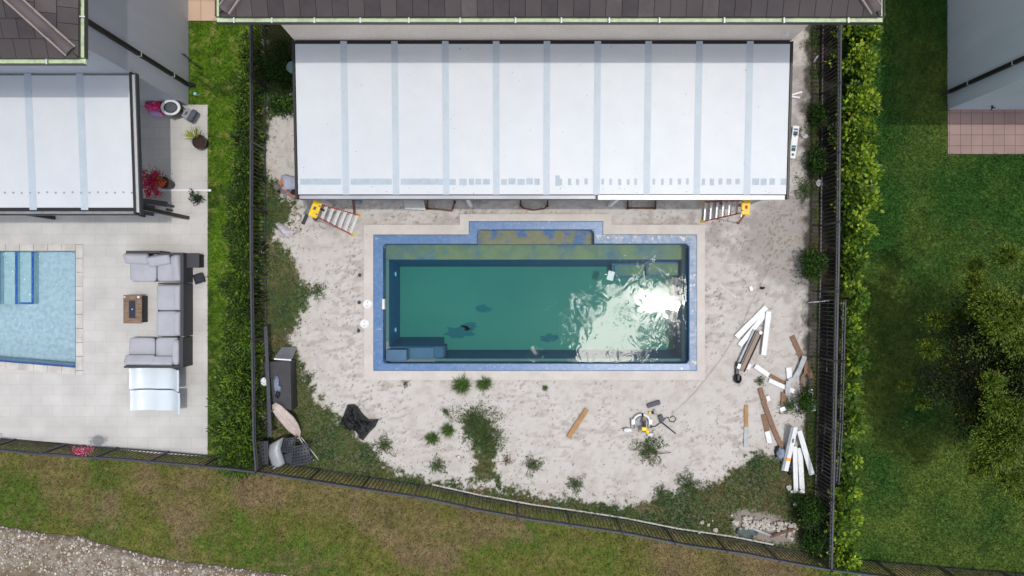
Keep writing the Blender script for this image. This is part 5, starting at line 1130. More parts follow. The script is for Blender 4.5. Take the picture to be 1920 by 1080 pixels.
mb = MB(); mb.box((x-.03, y+.0, .40), (.26, .30, .10), R(-32)); mb.build('seat_shell', M['mgrey'], t, bevel=.04); mb = MB(); mb.box((x+.10, y-.04, .38), (.16, .36, .18), R(-32)); mb.build('hood', M['dgrey'], t, bevel=.05); mb = MB()
for dx in (-.05, -.02, .01): mb.box((x+dx-.03, y+.01, .456), (.012, .12, .008), R(-32))
mb.build('harness_slot', M['dkplastic'], t); mb = MB(); mb.tube([(x-.26, y+.16, .12), (x-.15, y+.12, .38), (x-.05, y+.05, .36)], .02, 6); mb.tube([(x-.15, y-.12, ZP), (x-.10, y-.12, .25), (x-.03, y-.05, .36)], .015, 6); mb.tube([(x-.05, y-.17, ZP), (x-.02, y-.14, .25), (x+.05, y-.05, .36)], .015, 6); mb.tube([(x+.15, y+.10, ZP), (x+.08, y+.06, .36)], .015, 6); mb.build('stand_frame', M['galv'], t)
mb = MB(); mb.box((x-.30, y+.10, .26), (.22, .22, .42), R(10)); mb.build('black_base', M['black'], t, bevel=.03)
# flower basket on the fence, shadow caster above the patio edge
x, y = W(155, 845, 1.15); t = thing('flower_basket', 'pink petunia basket hanging on the fence below the patio', 'flower basket', (x, y, .95)); mb = MB(); mb.lathe((x, y, .98), [(.07, 0), (.15, .10), (.16, .14), (.13, .14), (0, .12)], 16); mb.build('basket', M['pot'], t)
Ps = np.array([[x, y, 1.17]]) + rng.normal(size=(420, 3))*np.array([.13, .062, .035]); fastmesh('flowers', leafquads(Ps, rng.uniform(.03, .05, 420), rng.uniform(.03, .045, 420)), 4, colvar(420, [C(226, 80, 130), C(206, 50, 100), C(240, 170, 190), C(70, 90, 40)], lo=.85), t, M['leaf'], loc=t.location)
mb = MB(); mb.b2(-14.98, -14.90, -4.42, -4.25, ZP, .5); tag(mb.build('white_post', M['white'], bevel=.006), 'white stub post at the far left of the patio by the fence', 'post')

# ================================================================== YARD THINGS
def ladder(name, lab, top, ang, wt, wbm, H, run, rear, label_side=0):
    ca, sa = math.cos(ang), math.sin(ang)
    t = thing(name, lab, 'ladder', (top[0], top[1], 0), 'step ladders')
    P = lambda f, s, z: (top[0]+f*ca-s*sa, top[1]+f*sa+s*ca, z)
    for s in (-1, 1):
        mb = MB(); mb.bar(P(.02, s*wt/2, H-.05), P(run, s*wbm/2, .05), .03, .07); rl = mb.build('side_rail', M['fiberglass'], t, bevel=.004)
        mb = MB(); mb.bar(P(run-.03, s*wbm/2, .10), P(run+.03, s*wbm/2, .015), .055, .10); mb.build('foot', M['yellow'], rl)
        mb = MB(); mb.bar(P(-.06, s*wt/2, H-.06), P(-rear, s*wbm*.46, .03), .028, .05); rl = mb.build('rear_rail', M['fiberglass'], t)
        mb = MB(); mb.box(P(-rear, s*wbm*.46, .03), (.06, .06, .05), ang); mb.build('foot', M['black'], rl)
    n = 6
    for k in range(1, n+1):
        q = k/(n+.35); z = H - .05 - (H-.1)*q; f = .02+(run-.02)*q; w = wt+(wbm-wt)*q; mb = MB(); mb.bar(P(f, -w/2, z), P(f, w/2, z), .085, .03); mb.build('step', M['alu'], t, bevel=.004)
    for k in (1, 3):
        q = k/5; z = H-.06-(H-.09)*q; f = -.06-(rear-.06)*q; w = wt+(wbm*.92-wt)*q; mb = MB(); mb.bar(P(f, -w/2, z), P(f, w/2, z), .02, .03); mb.build('rear_brace', M['alu'], t)
    mb = MB()
    for s in (-1, 1): mb.bar(P(run*.45, s*(wt+wbm)/4, H*.55), P(-rear*.45, s*wt*.6, H*.55), .012, .02)
    mb.build('spreader', M['galv'], t)
    c = P(-.03, 0, H); mb = MB(); mb.box(c, (.24, wt+.12, .06), ang); cap = mb.build('top_cap', M['yellow'], t, bevel=.02)
    mb = MB(); 
    for s in (-.35, .35): mb.box(P(.06, s*wt, H+.031), (.05, .03, .004), ang)
    mb.box(P(-.04, .02, H+.031), (.07, .09, .004), ang); mb.build('tool_slot', M['dgrey'] if label_side == 0 else M['redcloth'], cap)
    return t
tx, ty = W(593, 393, 1.75); ladder('step_ladder', 'yellow topped step ladder standing open by the left end of the patio roof', (tx, ty), R(-21), .33, .60, 1.75, .72, .45)
tx, ty = W(1396, 387, 1.75); ladder('step_ladder', 'yellow topped step ladder under the right end of the white gutter', (tx, ty), R(176), .33, .56, 1.75, .62, .42, 1)
# tools on the left ladder
x, y = W(605, 394, 1.5); t = thing('cordless_drill', 'black and yellow cordless drill hung on the left ladder', 'drill', (x, y, 1.42)); mb = MB(); mb.cyl((x-.07, y+.05, 1.52), (x+.05, y-.02, 1.52), .028, n=10); mb.build('body', M['black'], t); mb = MB(); mb.cyl((x+.0, y+.0, 1.52), (x+.01, y-.02, 1.40), .018, n=8); mb.box((x+.015, y-.04, 1.40), (.10, .06, .05), R(20)); mb.build('grip', M['yellow'], t)
# posts/openings under the patio edge
x, y = W(664, 385, .3); t = thing('timber_post', 'brown timber post with a blue cloth under the gutter beyond the left ladder', 'post', (*W(665, 392), 0)); mb = MB(); mb.bar((*W(665, 400), .02), (*W(667, 372), .35), .06, .06); mb.build('post_body', M['rust'], t); mb = MB(); mb.blob((x+.12, y+.10, .32), (.12, .07, .05), 8, .3, 4); mb.build('blue_cloth', M['cloth_blue'], t, smooth=True)
def frame(lab, pts, w=.045, slats=None):
    t = thing('rusty_frame', lab, 'frame', (*W(*pts[0]), 0), 'rusty frames under the patio edge'); mb = MB(); Q = [(*W(px, py), .12) for px, py in pts]
    for a, b in zip(Q, Q[1:]): mb.bar(a, b, w, .05)
    for q in (Q[1], Q[-2]): mb.b2(q[0]-.03, q[0]+.03, q[1]-.03, q[1]+.03, 0, .145)
    mb.build('frame_rail', M['rust'], t, bevel=.004)
    if slats:
        for k in range(5): m2 = MB(); m2.bar((*W(slats[0]+k*.6, 376+k*3.6, .3), .30), (*W(slats[1]+k*.6, 377.5+k*3.6, .3), .30), .055, .02); m2.build('slat', M['alu'], t)
        m2 = MB(); m2.bar((*W(slats[1]-6, 370, .3), .20), (*W(slats[1]+4, 393, .1), .10), .10, .05); m2.bar((*W(slats[0]-1, 374, .3), .14), (*W(slats[0]+3, 392, .1), .14), .03, .04); m2.build('side_board', M['rust'], t)
frame('curved rusty frame under the gutter left of the white length', [(976, 370), (976, 386), (981, 391), (1000, 394.5), (1020, 392), (1026, 387), (1027, 370)])
frame('square rusty frame under the white gutter right of the middle', [(1175, 370), (1176, 391), (1227, 391), (1228, 370)])
frame('rusty frame with pale slats under the left gutter', [(803, 372), (802, 392), (832, 394), (848, 396), (853, 380), (852, 370)], slats=(756, 795))
# pale trench lips in the sand
for (a, b, lab) in (((1066, 428), (1150, 427), 'thin dark crack of collapsed edge right of the pool bump'),):
    pass
# lids
for px, py, r, z, lab in ((689, 570, .135, .10, 'white round skimmer lid on the collar, upper of two'), (683.5, 607, .135, .11, 'white round lid overhanging the left collar edge, lower of two'), (496, 715.5, .12, .50, 'white round lid between the left fence and the black storage box')):
    x, y = W(px, py, z); t = thing('skimmer_lid', lab, 'lid', (x, y, z-.03), 'white round lids'); mb = MB(); mb.lathe((x, y, z-.03), [(r, 0), (r, .022), (r*.93, .03), (r*.9, .024), (0, .024)], 28); mb.build('disc', M['pvc'], t)
    mb = MB(); mb.cyl((x, y+.05, z-.01), (x, y+.05, z-.003), .013, n=8); mb.build('finger_hole', M['dgrey'], t); mb = MB(); mb.cyl((x-.02, y-.06, z-.01), (x-.02, y-.06, z-.003), .013, n=8); mb.build('finger_hole', M['dgrey'], t)
for px, py, lab in ((674, 567, 'small dark footing hole left of the upper round lid'), (673, 620, 'small dark footing hole left of the lower round lid'), (675, 516, 'dark footing hole beside the collar above the round lids')):
    x, y = W(px, py); mb = MB(); mb.lathe((x, y, .0), [(.055, .045), (.045, .052), (.03, .03), (0, .026)], 12); tag(mb.build('pipe_stub', M['pot']), lab.replace('footing hole', 'pipe stub'), 'pipe', 'pipe stubs beside the collar')
# storage box, beam etc
t = thing('storage_box', 'long black resin storage box by the left fence with a chipped lid', 'storage box', (*W(527, 725), 0)); a, b, c, d = wb(505, 544, 679, 765, .55)
sh = .12
def skew(px0, py0, px1, py1, px2, py2, px3, py3, z): return [W(px0, py0, z), W(px1, py1, z), W(px2, py2, z), W(px3, py3, z)]
top = skew(504, 678, 544, 676, 546.5, 770, 512, 760, .58)
mb = MB(); mb.prism([(x*.99+(-6.5)*.01, y*.985+(-2.7)*.015) for x, y in top], .0, .52); mb.build('box_body', M['bin'], t, bevel=.02); mb = MB(); mb.prism(top, .52, .585); ld = mb.build('lid', M['bin'], t, bevel=.012)
mb = MB(); x, y = W(518, 720, .6); mb.blob((x, y, .60), (.07, .24, .03), 10, .5, 4); mb.blob((x+.05, y-.12, .60), (.09, .08, .04), 8, .4, 7); tag(mb.build('glove_heap', M['cloth_blue'], smooth=True), 'crumpled grey and black cloth lying on the storage box lid', 'cloth')
mb = MB(); x, y = W(521, 738, .6); mb.blob((x, y, .60), (.06, .12, .03), 8, .4, 14); tag(mb.build('black_cloth', M['bag'], smooth=True), 'small black rag below the grey cloth on the storage box', 'rag')
mb = MB(); mb.prism([W(494, 680, .35), W(503, 679, .35), (W(505, 712, .35)), W(497, 712, .35)], .0, .36); tag(mb.build('resin_tub', M['bin'], bevel=.02), 'small dark tub between the storage box and the fence by the beam', 'tub')
t = thing('leaning_sheet', 'pale grey sheet panel leaning against the top end of the storage box', 'panel', (*W(534, 663), 0)); mb = MB(); q = [(*W(529, 650, .15), .15), (*W(556, 651, .12), .12), (*W(547, 673, .60), .60), (*W(514, 671, .60), .60)]; n_ = Vector((0, .02, .02))
mb.add([tuple(Vector(p)) for p in q]+[tuple(Vector(p)-Vector((0, .01, .025))) for p in q], [(3, 2, 1, 0), (4, 5, 6, 7), (0, 1, 5, 4), (1, 2, 6, 5), (2, 3, 7, 6), (3, 0, 4, 7)]); mb.build('sheet', M['galv'], t); mb = MB(); mb.bar((*W(514, 673, .61), .61), (*W(546, 675, .61), .61), .04, .03); mb.build('white_edge', M['white'], t)
mb = MB(); mb.bar((*W(498, 612, .75), .75), (*W(507, 818, .72), .72), .095, .05); mb.bar((*W(500, 660, .6), .68), (*W(500.5, 666, .6), .0), .04, .04); mb.bar((*W(506.5, 806, .6), .66), (*W(506.5, 810, .6), .0), .04, .04); tag(mb.build('metal_rail', M['fence'], bevel=.006), 'long dark grey rail standing beside the storage box parallel to the left fence', 'rail')
# folded umbrella
t = thing('folded_umbrella', 'folded beige parasol lying across the lower end of the storage box', 'umbrella', (*W(540, 790), 0)); pts = [(514, 757, .68, .06), (520, 766, .68, .13), (530, 778, .60, .155), (541, 790, .48, .165), (550, 802, .36, .15), (557, 812, .28, .10), (560, 822, .22, .045)]
mb = MB(); V = []; n = 20
for i, (px, py, z, r) in enumerate(pts):
    x, y = W(px, py, z); d = Vector((W(pts[min(i+1, 6)][0], pts[min(i+1, 6)][1], z)[0]-W(pts[max(i-1, 0)][0], 0, z)[0], W(0, pts[min(i+1, 6)][1], z)[1]-W(0, pts[max(i-1, 0)][1], z)[1], 0)).normalized(); s_ = Vector((-d.y, d.x, 0))
    for k in range(n): a = 6.283*k/n; rr = r*(1+.24*math.sin(5*a+i*.35)); V.append(tuple(Vector((x, y, z)) + s_*rr*math.cos(a) + Vector((0, 0, 1))*rr*.6*math.sin(a)))
mb.add(V, [(i*n+k, i*n+(k+1) % n, (i+1)*n+(k+1) % n, (i+1)*n+k) for i in range(6) for k in range(n)]+[tuple(reversed(range(n))), tuple(range(6*n, 7*n))]); mb.build('canopy', M['canvas'], t, smooth=True)
mb = MB(); mb.bar((*W(503, 773, .78), .78), (*W(514, 768, .72), .72), .03, .02); mb.build('strap', M['bark'], t)
mb = MB(); mb.cyl((*W(558, 816, .25), .25), (*W(588, 863, .04), .04), .018, n=8); mb.build('pole', M['alu'], t); 
mb = MB(); mb.cyl((*W(565, 820, .2), .2), (*W(598, 863, .03), .03), .014, n=8); tag(mb.build('metal_pole', M['alu'], smooth=False), 'thin shiny pole lying right of the parasol pole toward the bottom fence', 'pole')
# corner heap
t = thing('corner_table', 'small dark slatted table in the lower left yard corner', 'table', (*W(493, 848), 0)); a, b, c, d = wb(486, 503, 827, 871, .5)
for k in range(4): mb = MB(); mb.b2(a+(b-a)*k/4+.004, a+(b-a)*(k+1)/4-.004, c, d, .47, .50); mb.build('slat', M['wicker'], t)
for x, y in ((a+.03, c+.04), (b-.03, c+.04), (a+.03, d-.04), (b-.03, d-.04)): mb = MB(); mb.b2(x-.02, x+.02, y-.02, y+.02, 0, .47); mb.build('leg', M['black'], t)
t = thing('grey_chair_shell', 'curved pale grey plastic shell heaped in the lower left yard corner', 'chair', (*W(519, 850), 0)); V = []; nu, nv = 12, 8
for i in range(nu+1):
    for j in range(nv+1):
        uu, vv = i/nu, j/nv
        L0 = (np.interp(uu, [0, .35, 1], [503, 500, 512]), np.interp(uu, [0, .35, 1], [834, 850, 882])); R0 = (np.interp(uu, [0, .35, 1], [534, 528, 536]), np.interp(uu, [0, .35, 1], [819, 842, 868]))
        z = .30 + .16*math.sin(vv*math.pi)**.7 + .06*math.sin(uu*3); x, y = W(L0[0]*(1-vv)+R0[0]*vv, L0[1]*(1-vv)+R0[1]*vv, z); V.append((x, y, z))
mb = MB(); mb.add(V, [(i*(nv+1)+j, (i+1)*(nv+1)+j, (i+1)*(nv+1)+j+1, i*(nv+1)+j+1) for i in range(nu) for j in range(nv)]); o = mb.build('shell', M['grey_shell'], t, smooth=True); q = o.modifiers.new('s', 'SOLIDIFY'); q.thickness = .025
mb = MB(); 
for px, py in ((508, 845), (528, 835), (516, 870), (530, 860)): x, y = W(px, py, .2); m2 = MB(); m2.cyl((x, y, 0), (x, y, .34), .018, n=6); m2.build('leg', M['alu'], t)
def perforated(lab, quad, z, loc, rows, cols):
    t = thing('plastic_chair', lab, 'chair', (*loc, 0), 'black perforated chairs in the corner'); mb = MB(); q = [Vector((*W(px, py, zz), zz)) for (px, py), zz in zip(quad, z)]
    P = lambda a, b: (q[0]*(1-a)+q[1]*a)*(1-b) + (q[3]*(1-a)+q[2]*a)*b + Vector((0, 0, .05*math.sin(a*math.pi)*math.sin(b*math.pi)))
    hl = .30
    for i in range(cols):
        for j in range(rows):
            a0, a1, b0, b1 = i/cols, (i+1)/cols, j/rows, (j+1)/rows; ia, ib = (a1-a0)*hl, (b1-b0)*hl
            o_ = [P(a0, b0), P(a1, b0), P(a1, b1), P(a0, b1)]; n_ = [P(a0+ia, b0+ib), P(a1-ia, b0+ib), P(a1-ia, b1-ib), P(a0+ia, b1-ib)]
            b_ = len(mb.v); mb.add(o_+n_, [(0, 1, 5, 4), (1, 2, 6, 5), (2, 3, 7, 6), (3, 0, 4, 7)])
    o = mb.build('perforated_seat', M['dkplastic'], t); s_ = o.modifiers.new('s', 'SOLIDIFY'); s_.thickness = .02
    for a, b in ((.05, .05), (.95, .05), (.95, .95), (.05, .95)): p = P(a, b); m2 = MB(); m2.cyl((p.x, p.y, 0), tuple(p), .02, n=6); m2.build('leg', M['dkplastic'], t)
    m2 = MB(); e = [P(0, 0), P(1, 0), P(1, 1), P(0, 1), P(0, 0)]
    for a, b in zip(e, e[1:]): m2.bar(a+Vector((0, 0, .01)), b+Vector((0, 0, .01)), .03, .03)
    m2.build('rim', M['dkplastic'], t)
perforated('black perforated plastic chair back above the other by the parasol tip', [(534, 823), (556, 820), (548, 850), (530, 846)], [.5, .5, .42, .42], W(543, 836), 6, 4)
perforated('black perforated plastic chair seat nearest the bottom fence by the poles', [(550, 838), (578, 832), (584, 866), (546, 874)], [.46, .46, .40, .40], W(564, 852), 6, 6)
mb = MB(); mb.prism([W(528, 852, .3), W(550, 848, .3), W(548, 872, .3), W(536, 868, .3)], .0, .30); tag(mb.build('black_crate', M['dkplastic'], bevel=.02), 'dark crate between the grey shell and the perforated chairs', 'crate')
# black plastic sheet
outl = [(664, 757), (672, 762), (680, 775), (692, 786), (711, 785), (704, 800), (692, 812), (681, 826), (675, 818), (667, 808), (656, 806), (645, 803), (638, 793), (642, 783), (647, 770), (652, 758)]
mb = MB(); c0 = Vector((*W(668, 788), .02)); V = []; n = len(outl)*3; rings = 9
for j in range(rings+1):
    q = j/rings
    for k in range(n):
        f = k/3; i = int(f) % len(outl); g = f-int(f); a = outl[i]; b = outl[(i+1) % len(outl)]; x, y = W(a[0]*(1-g)+b[0]*g, a[1]*(1-g)+b[1]*g); wx = c0.x*(1-q)+x*q; wy = c0.y*(1-q)+y*q
        z = .03 + (.20*(1-q**2)+.03)*(.55+.9*float(fbm(wx, wy, 5.5, 4, 8))) if q < 1 else .02
        z += .13*abs(math.sin(wx*19+wy*11+7*float(fbm(wx, wy, 3, 3, 2))))*(1-q*.7) if q < 1 else 0
        V.append((wx, wy, z))
mb.add(V, [(j*n+k, (j+1)*n+k, (j+1)*n+(k+1) % n, j*n+(k+1) % n) for j in range(rings) for k in range(n)]); tag(mb.build('plastic_sheet', M['bag']), 'crumpled black plastic sheet on the sand at the lower left', 'plastic sheet')
mb = MB(); V = []; outl = [(516, 419), (524, 417), (536, 424), (545, 432), (555, 434), (548, 440), (538, 445), (530, 441), (523, 432)]; n = len(outl)*3; c0 = Vector((*W(534, 432), 0))
for j in range(6):
    q = j/5
    for k in range(n):
        f = k/3; i = int(f) % len(outl); g = f-int(f); a = outl[i]; b = outl[(i+1) % len(outl)]; x, y = W(a[0]*(1-g)+b[0]*g, a[1]*(1-g)+b[1]*g); wx = c0.x*(1-q)+x*q; wy = c0.y*(1-q)+y*q; V.append((wx, wy, .04+(.16*(1-q*q))*(.5+float(fbm(wx, wy, 9, 4, 3)))))
mb.add(V, [(j*n+k, (j+1)*n+k, (j+1)*n+(k+1) % n, j*n+(k+1) % n) for j in range(5) for k in range(n)]); tag(mb.build('crumpled_paper', M['paperbag']), 'pale crumpled sack at the weed edge left of the pool top', 'sack')
# things at the left ladder's back
mb = MB(); mb.add([(*W(590, 372, .9), .9), (*W(593, 378, .9), .9), (*W(583, 404, .1), .1), (*W(570, 401, .1), .1)]+[(*W(588, 372, .88), .86), (*W(591, 378, .88), .86), (*W(581, 404, .05), .05), (*W(568, 401, .05), .05)], [(0, 3, 2, 1), (4, 5, 6, 7), (0, 1, 5, 4), (1, 2, 6, 5), (2, 3, 7, 6), (3, 0, 4, 7)]); tag(mb.build('leaning_board', M['galv']), 'light grey board leaning behind the left ladder', 'board')
mb = MB(); mb.bar((*W(576, 400, .1), .08), (*W(567, 420, .1), .06), .09, .07); tag(mb.build('dark_block', M['dkplastic'], bevel=.01), 'dark bar on the sand below the leaning grey board', 'bar')
for k, (px, py, rx, ry, lab) in enumerate(((560, 408, .09, .10, 'grey rock left of the dark bar by the left ladder'), (564, 418, .05, .04, 'small white rock below the grey rock by the left ladder'))): x, y = W(px, py); mb = MB(); mb.blob((x, y, .05), (rx, ry, .07), 8, .25, 30+k); tag(mb.build('rock', M['rock'], smooth=True), lab, 'rock', 'rocks by the left ladder')
mb = MB(); x, y = W(591, 410, .1); mb.box((x, y, .09), (.10, .09, .12), R(20)); tag(mb.build('black_tool', M['black'], bevel=.02), 'small black tool block on the sand under the left ladder', 'tool')
mb = MB(); mb.tube([(*W(598, 420), .05), (*W(603, 427), .05), (*W(611, 429), .05)], .014, 6); tag(mb.build('bent_rod', M['galv']), 'short bent grey rod on the sand below the left ladder', 'rod')

# --- planks and offcuts: ends in pixels, width px
def plank(name, lab, a, b, wpx, z0, th, m, cat='board', group=None, m2=None, edge=None):
    mb = MB(); A = Vector((*W(a[0], a[1], z0+th), z0+th/2)); B = Vector((*W(b[0], b[1], z0+th), z0+th/2)); mb.bar(A, B, wpx/64.0, th)
    o = mb.build(name, M[m], bevel=.003); tag(o, lab, cat, group); return o
GB = 'white boards scattered in the yard'; GW = 'brown boards scattered in the yard'
plank('white_board', 'long white board, outermost left of the fanned trio beside the brown channel', (1381, 632), (1437, 576), 10, .02, .055, 'board_white', group=GB)
plank('white_board', 'white board in the middle of the fanned trio, half beneath the others', (1387, 648), (1436, 588), 9, .015, .05, 'board_white', group=GB)
plank('white_board', 'upright white board on the right of the fanned trio', (1432, 666), (1442, 584), 9.5, .07, .055, 'board_white', group=GB)
x0_, y0_ = W(1390, 695, .15); x1_, y1_ = W(1423, 622, .15); t = thing('metal_channel', 'dark brown metal channel with white end caps lying by the fanned white boards', 'channel', ((x0_+x1_)/2, (y0_+y1_)/2, 0))
A, B = Vector((x0_, y0_, .10)), Vector((x1_, y1_, .12)); s_ = (B-A).normalized().cross(Vector((0, 0, 1))); mb = MB(); mb.bar(A, B, .20, .012); 
mb.bar(A+s_*.10+Vector((0, 0, .035)), B+s_*.10+Vector((0, 0, .035)), .012, .08); mb.bar(A-s_*.10+Vector((0, 0, .035)), B-s_*.10+Vector((0, 0, .035)), .012, .08); mb.bar(A-s_*.02+Vector((0, 0, .02)), B-s_*.02+Vector((0, 0, .02)), .05, .03); mb.build('channel_body', M['tube_brown'], t, bevel=.003)
mb = MB(); mb.bar(A-s_*.14+Vector((0, 0, -.04)), B-s_*.13+Vector((0, 0, -.04)), .07, .08); mb.build('grey_side', M['galv'], t)
mb = MB(); x, y = W(1386, 687, .2); mb.box((x, y, .18), (.09, .14, .03), R(-20)); mb.build('end_cap', M['white'], t); mb = MB(); x, y = W(1427, 624, .2); mb.cyl((x, y, .14), (x, y, .19), .05, n=10); mb.build('end_cap', M['white'], t)
t = thing('black_pump', 'black bracket and round black pump at the foot of the brown channel', 'pump', (*W(1383, 705), 0)); mb = MB(); x, y = W(1383, 690, .1); mb.box((x, y, .07), (.10, .36, .12), R(-6)); mb.build('bracket', M['black'], t, bevel=.01); mb = MB(); x, y = W(1383.5, 710, .1); mb.lathe((x, y, 0), [(.13, 0), (.13, .12), (.10, .15), (.06, .10), (0, .09)], 18, 0, .85, 1.1); mb.build('housing', M['bag'], t); mb = MB(); mb.box((x, y+.04, .155), (.05, .14, .03)); mb.build('handle', M['dgrey'], t)
mb = MB(); x, y = W(1403, 687, .05); mb.box((x, y, .045), (.12, .16, .05), R(-20)); tag(mb.build('white_block', M['board_white']), 'white block half under the lower end of the brown channel', 'block', 'small white blocks')
plank('white_board', 'short white board, upper left of the two thin ones below the channel', (1416, 686), (1442, 704), 9, .03, .03, 'board_white', group=GB)
plank('brown_board', 'thin brown board between the two thin white boards', (1443, 703), (1472, 719), 7, .02, .025, 'brown', group=GW)
plank('white_board', 'thin white board, lower right of the two below the channel', (1442, 713), (1489, 734), 8, .045, .03, 'board_white', group=GB)
mb = MB(); 
q = [(*W(1505, 667), .14), (*W(1497, 690), .12), (*W(1486, 710), .10), (*W(1476, 714), .10), (*W(1474, 725), .11), (*W(1474, 737), .10)]
for a, b in zip(q, q[1:]): mb.bar(a, b, .13, .02)
tag(mb.build('bent_flashing', M['galv']), 'bent translucent grey strip crossing the scattered boards', 'strip')
plank('white_block', 'wide short white offcut under the top of the bent grey strip', (1479, 689), (1481, 711), 10, .03, .03, 'board_white', 'block', 'small white blocks')
plank('brown_board', 'brown board slanting down to the right fence', (1485, 630), (1522, 709), 10, .02, .03, 'brown', group=GW)
mb = MB(); q = [(*W(1508, 670), .08), (*W(1507.5, 698), .08), (*W(1501.5, 708), .07), (*W(1503, 728), .06), (*W(1502.5, 744), .05)]
for a, b in zip(q, q[1:]): mb.bar(a, b, .075, .025)
tag(mb.build('bent_batten', M['brown']), 'narrow cranked brown batten hanging off the slanting brown board', 'batten')
plank('brown_board', 'short upright brown board capped with a white block', (1469.5, 735), (1469, 762), 8.5, .02, .03, 'brown', group=GW)
for px, py, w, h, r, lab in ((1467, 767, 10, 8, 20, 'white block capping the short upright brown board'), (1440, 747, 7, 10, 20, 'small white block beside the top of the long brown board'), (1492, 762, 7, 13, 0, 'white block standing in the weeds'), (1517, 755, 6, 5, 15, 'tiny white block against the white board by the right fence'), (1486.5, 921.5, 9, 5, 0, 'tiny white foot at the end of the left board in the lower pile'), (1408, 541, 6, 9, 20, 'small white block on the sand above the fanned boards')):
    x, y = W(px, py, .05); mb = MB(); mb.box((x, y, .05), (w/64, h/64, .05), R(r)); tag(mb.build('white_block', M['board_white'], bevel=.004), lab, 'block', 'small white blocks')
plank('white_board', 'white board standing alone by the right fence', (1519.5, 730), (1525, 771), 9, .04, .05, 'board_white', group=GB)
mb = MB(); q = [(*W(1424, 727), .05), (*W(1434, 762), .05), (*W(1450, 805), .05), (*W(1467, 841), .05)]
for a, b in zip(q, q[1:]): mb.bar(a, b, .135, .025)
tag(mb.build('brown_board', M['brown']), 'longest brown board, slightly bowed, reaching the lower pile', 'board', GW)
plank('brown_board', 'short brown board beside the bowed one, joined to a white piece', (1432, 777), (1439, 808), 9.5, .015, .025, 'brown', group=GW)
plank('white_board', 'short white board below the short slanted brown one', (1438.5, 809), (1443.5, 831), 9, .02, .025, 'board_white', group=GB)
t = thing('half_painted_board', 'upright board, tan above and grey below, left of the brown boards', 'board', (*W(1398, 800), 0)); mb = MB(); mb.bar((*W(1398.3, 759), .035), (*W(1398, 800), .035), .11, .035); mb.build('tan_half', M['tan'], t); mb = MB(); mb.bar((*W(1398, 800), .033), (*W(1397.5, 838), .033), .115, .035); mb.build('grey_half', M['galv'], t)
plank('tan_plank', 'single tan plank lying alone below the pool', (1065.5, 821), (1101, 767), 9, .03, .045, 'tan', 'plank')
t = thing('printed_board', 'white board with orange tape leaning on the lower pile', 'board', (*W(1482, 842), 0)); A = Vector((*W(1492, 801, .3), .3)); B = Vector((*W(1473.5, 883, .12), .12)); mb = MB(); mb.bar(A, B, .12, .03); bo = mb.build('board_body', M['board_white'], t)
mb = MB(); p = A.lerp(B, .70); qq = A.lerp(B, .77); mb.bar(p+Vector((0, 0, .002)), qq+Vector((0, 0, .002)), .124, .032); mb.build('orange_tape', M['orange'], bo); mb = MB(); p = A.lerp(B, .26); qq = A.lerp(B, .35); mb.bar(p+Vector((0, 0, .0165)), qq+Vector((0, 0, .0165)), .05, .002); mb.build('printed_mark', M['print_dark'], bo)
sd_ = (B-A).normalized().cross(Vector((0, 0, 1))); mb = MB(); mb.bar(A+sd_*.095+Vector((0, 0, -.05)), B+sd_*.095+Vector((0, 0, -.05)), .07, .10); mb.build('grey_flange', M['galv'], t)
plank('white_board', 'white board, rightmost of the lower pile, slanting right', (1499, 808), (1523, 890), 9.5, .14, .04, 'board_white', group=GB)
plank('white_board', 'white upright board, left one of the lower pile pair', (1490.5, 837), (1493, 923), 8.5, .08, .05, 'board_white', group=GB)
plank('white_board', 'white upright board, right one of the lower pile pair', (1500, 840), (1504.5, 925), 9.5, .04, .05, 'board_white', group=GB)
mb = MB(); x, y = W(1466, 850, .1); mb.blob((x, y, .08), (.15, .17, .08), 10, .35, 21); tag(mb.build('cloth_bundle', M['cloth_blue'], smooth=True), 'grey blue cloth bundle left of the lower board pile', 'cloth')
mb = MB(); x, y = W(1459, 848, .1); mb.blob((x, y, .05), (.08, .16, .06), 8, .3, 22); tag(mb.build('black_bag', M['bag'], smooth=True), 'black bag tucked beside the grey blue cloth bundle', 'bag')
mb = MB(); x, y = W(1484, 875, .1); mb.blob((x, y, .05), (.10, .20, .06), 8, .35, 23); tag(mb.build('black_wrapping', M['bag'], smooth=True), 'black wrapping under the taped white board', 'wrapping')
# printed white board at the patio corner
t = thing('printed_board', 'white printed carton board leaning at the right end of the patio roof', 'board', (*W(1488, 268), 0)); A = Vector((*W(1493, 236, .25), .25)); B = Vector((*W(1485, 297, .12), .12)); mb = MB(); mb.bar(A, B, .18, .03); bo = mb.build('board_body', M['board_white'], t)
for q0, q1, w, m in ((.08, .14, .13, 'print_blue'), (.17, .30, .13, 'print_dark'), (.24, .34, .05, 'print_green'), (.60, .66, .14, 'print_blue'), (.67, .78, .12, 'print_dark'), (.85, .92, .07, 'print_dark')):
    mb = MB(); mb.bar(A.lerp(B, q0)+Vector((0, 0, .0165)), A.lerp(B, q1)+Vector((0, 0, .0165)), w, .002); mb.build('printed_mark', M[m], bo)
plank('white_stick', 'white stick by the patio roof edge, upper one', (1484, 178), (1504, 172), 3, .03, .02, 'white', 'stick', 'thin white sticks'); plank('white_stick', 'white stick by the patio roof edge, lower one', (1484, 181), (1500, 183), 3, .03, .02, 'white', 'stick', 'thin white sticks')
plank('grey_stick', 'thin pale stick on the shaded strip right of the patio roof', (1525, 117), (1534, 104), 3, .03, .02, 'galv', 'stick')
mb = MB(); x, y = W(1508, 256); mb.blob((x, y, .04), (.09, .07, .05), 7, .4, 41); tag(mb.build('plastic_scrap', M['paperbag']), 'white plastic scrap beside the printed carton board', 'scrap', 'pale scraps')
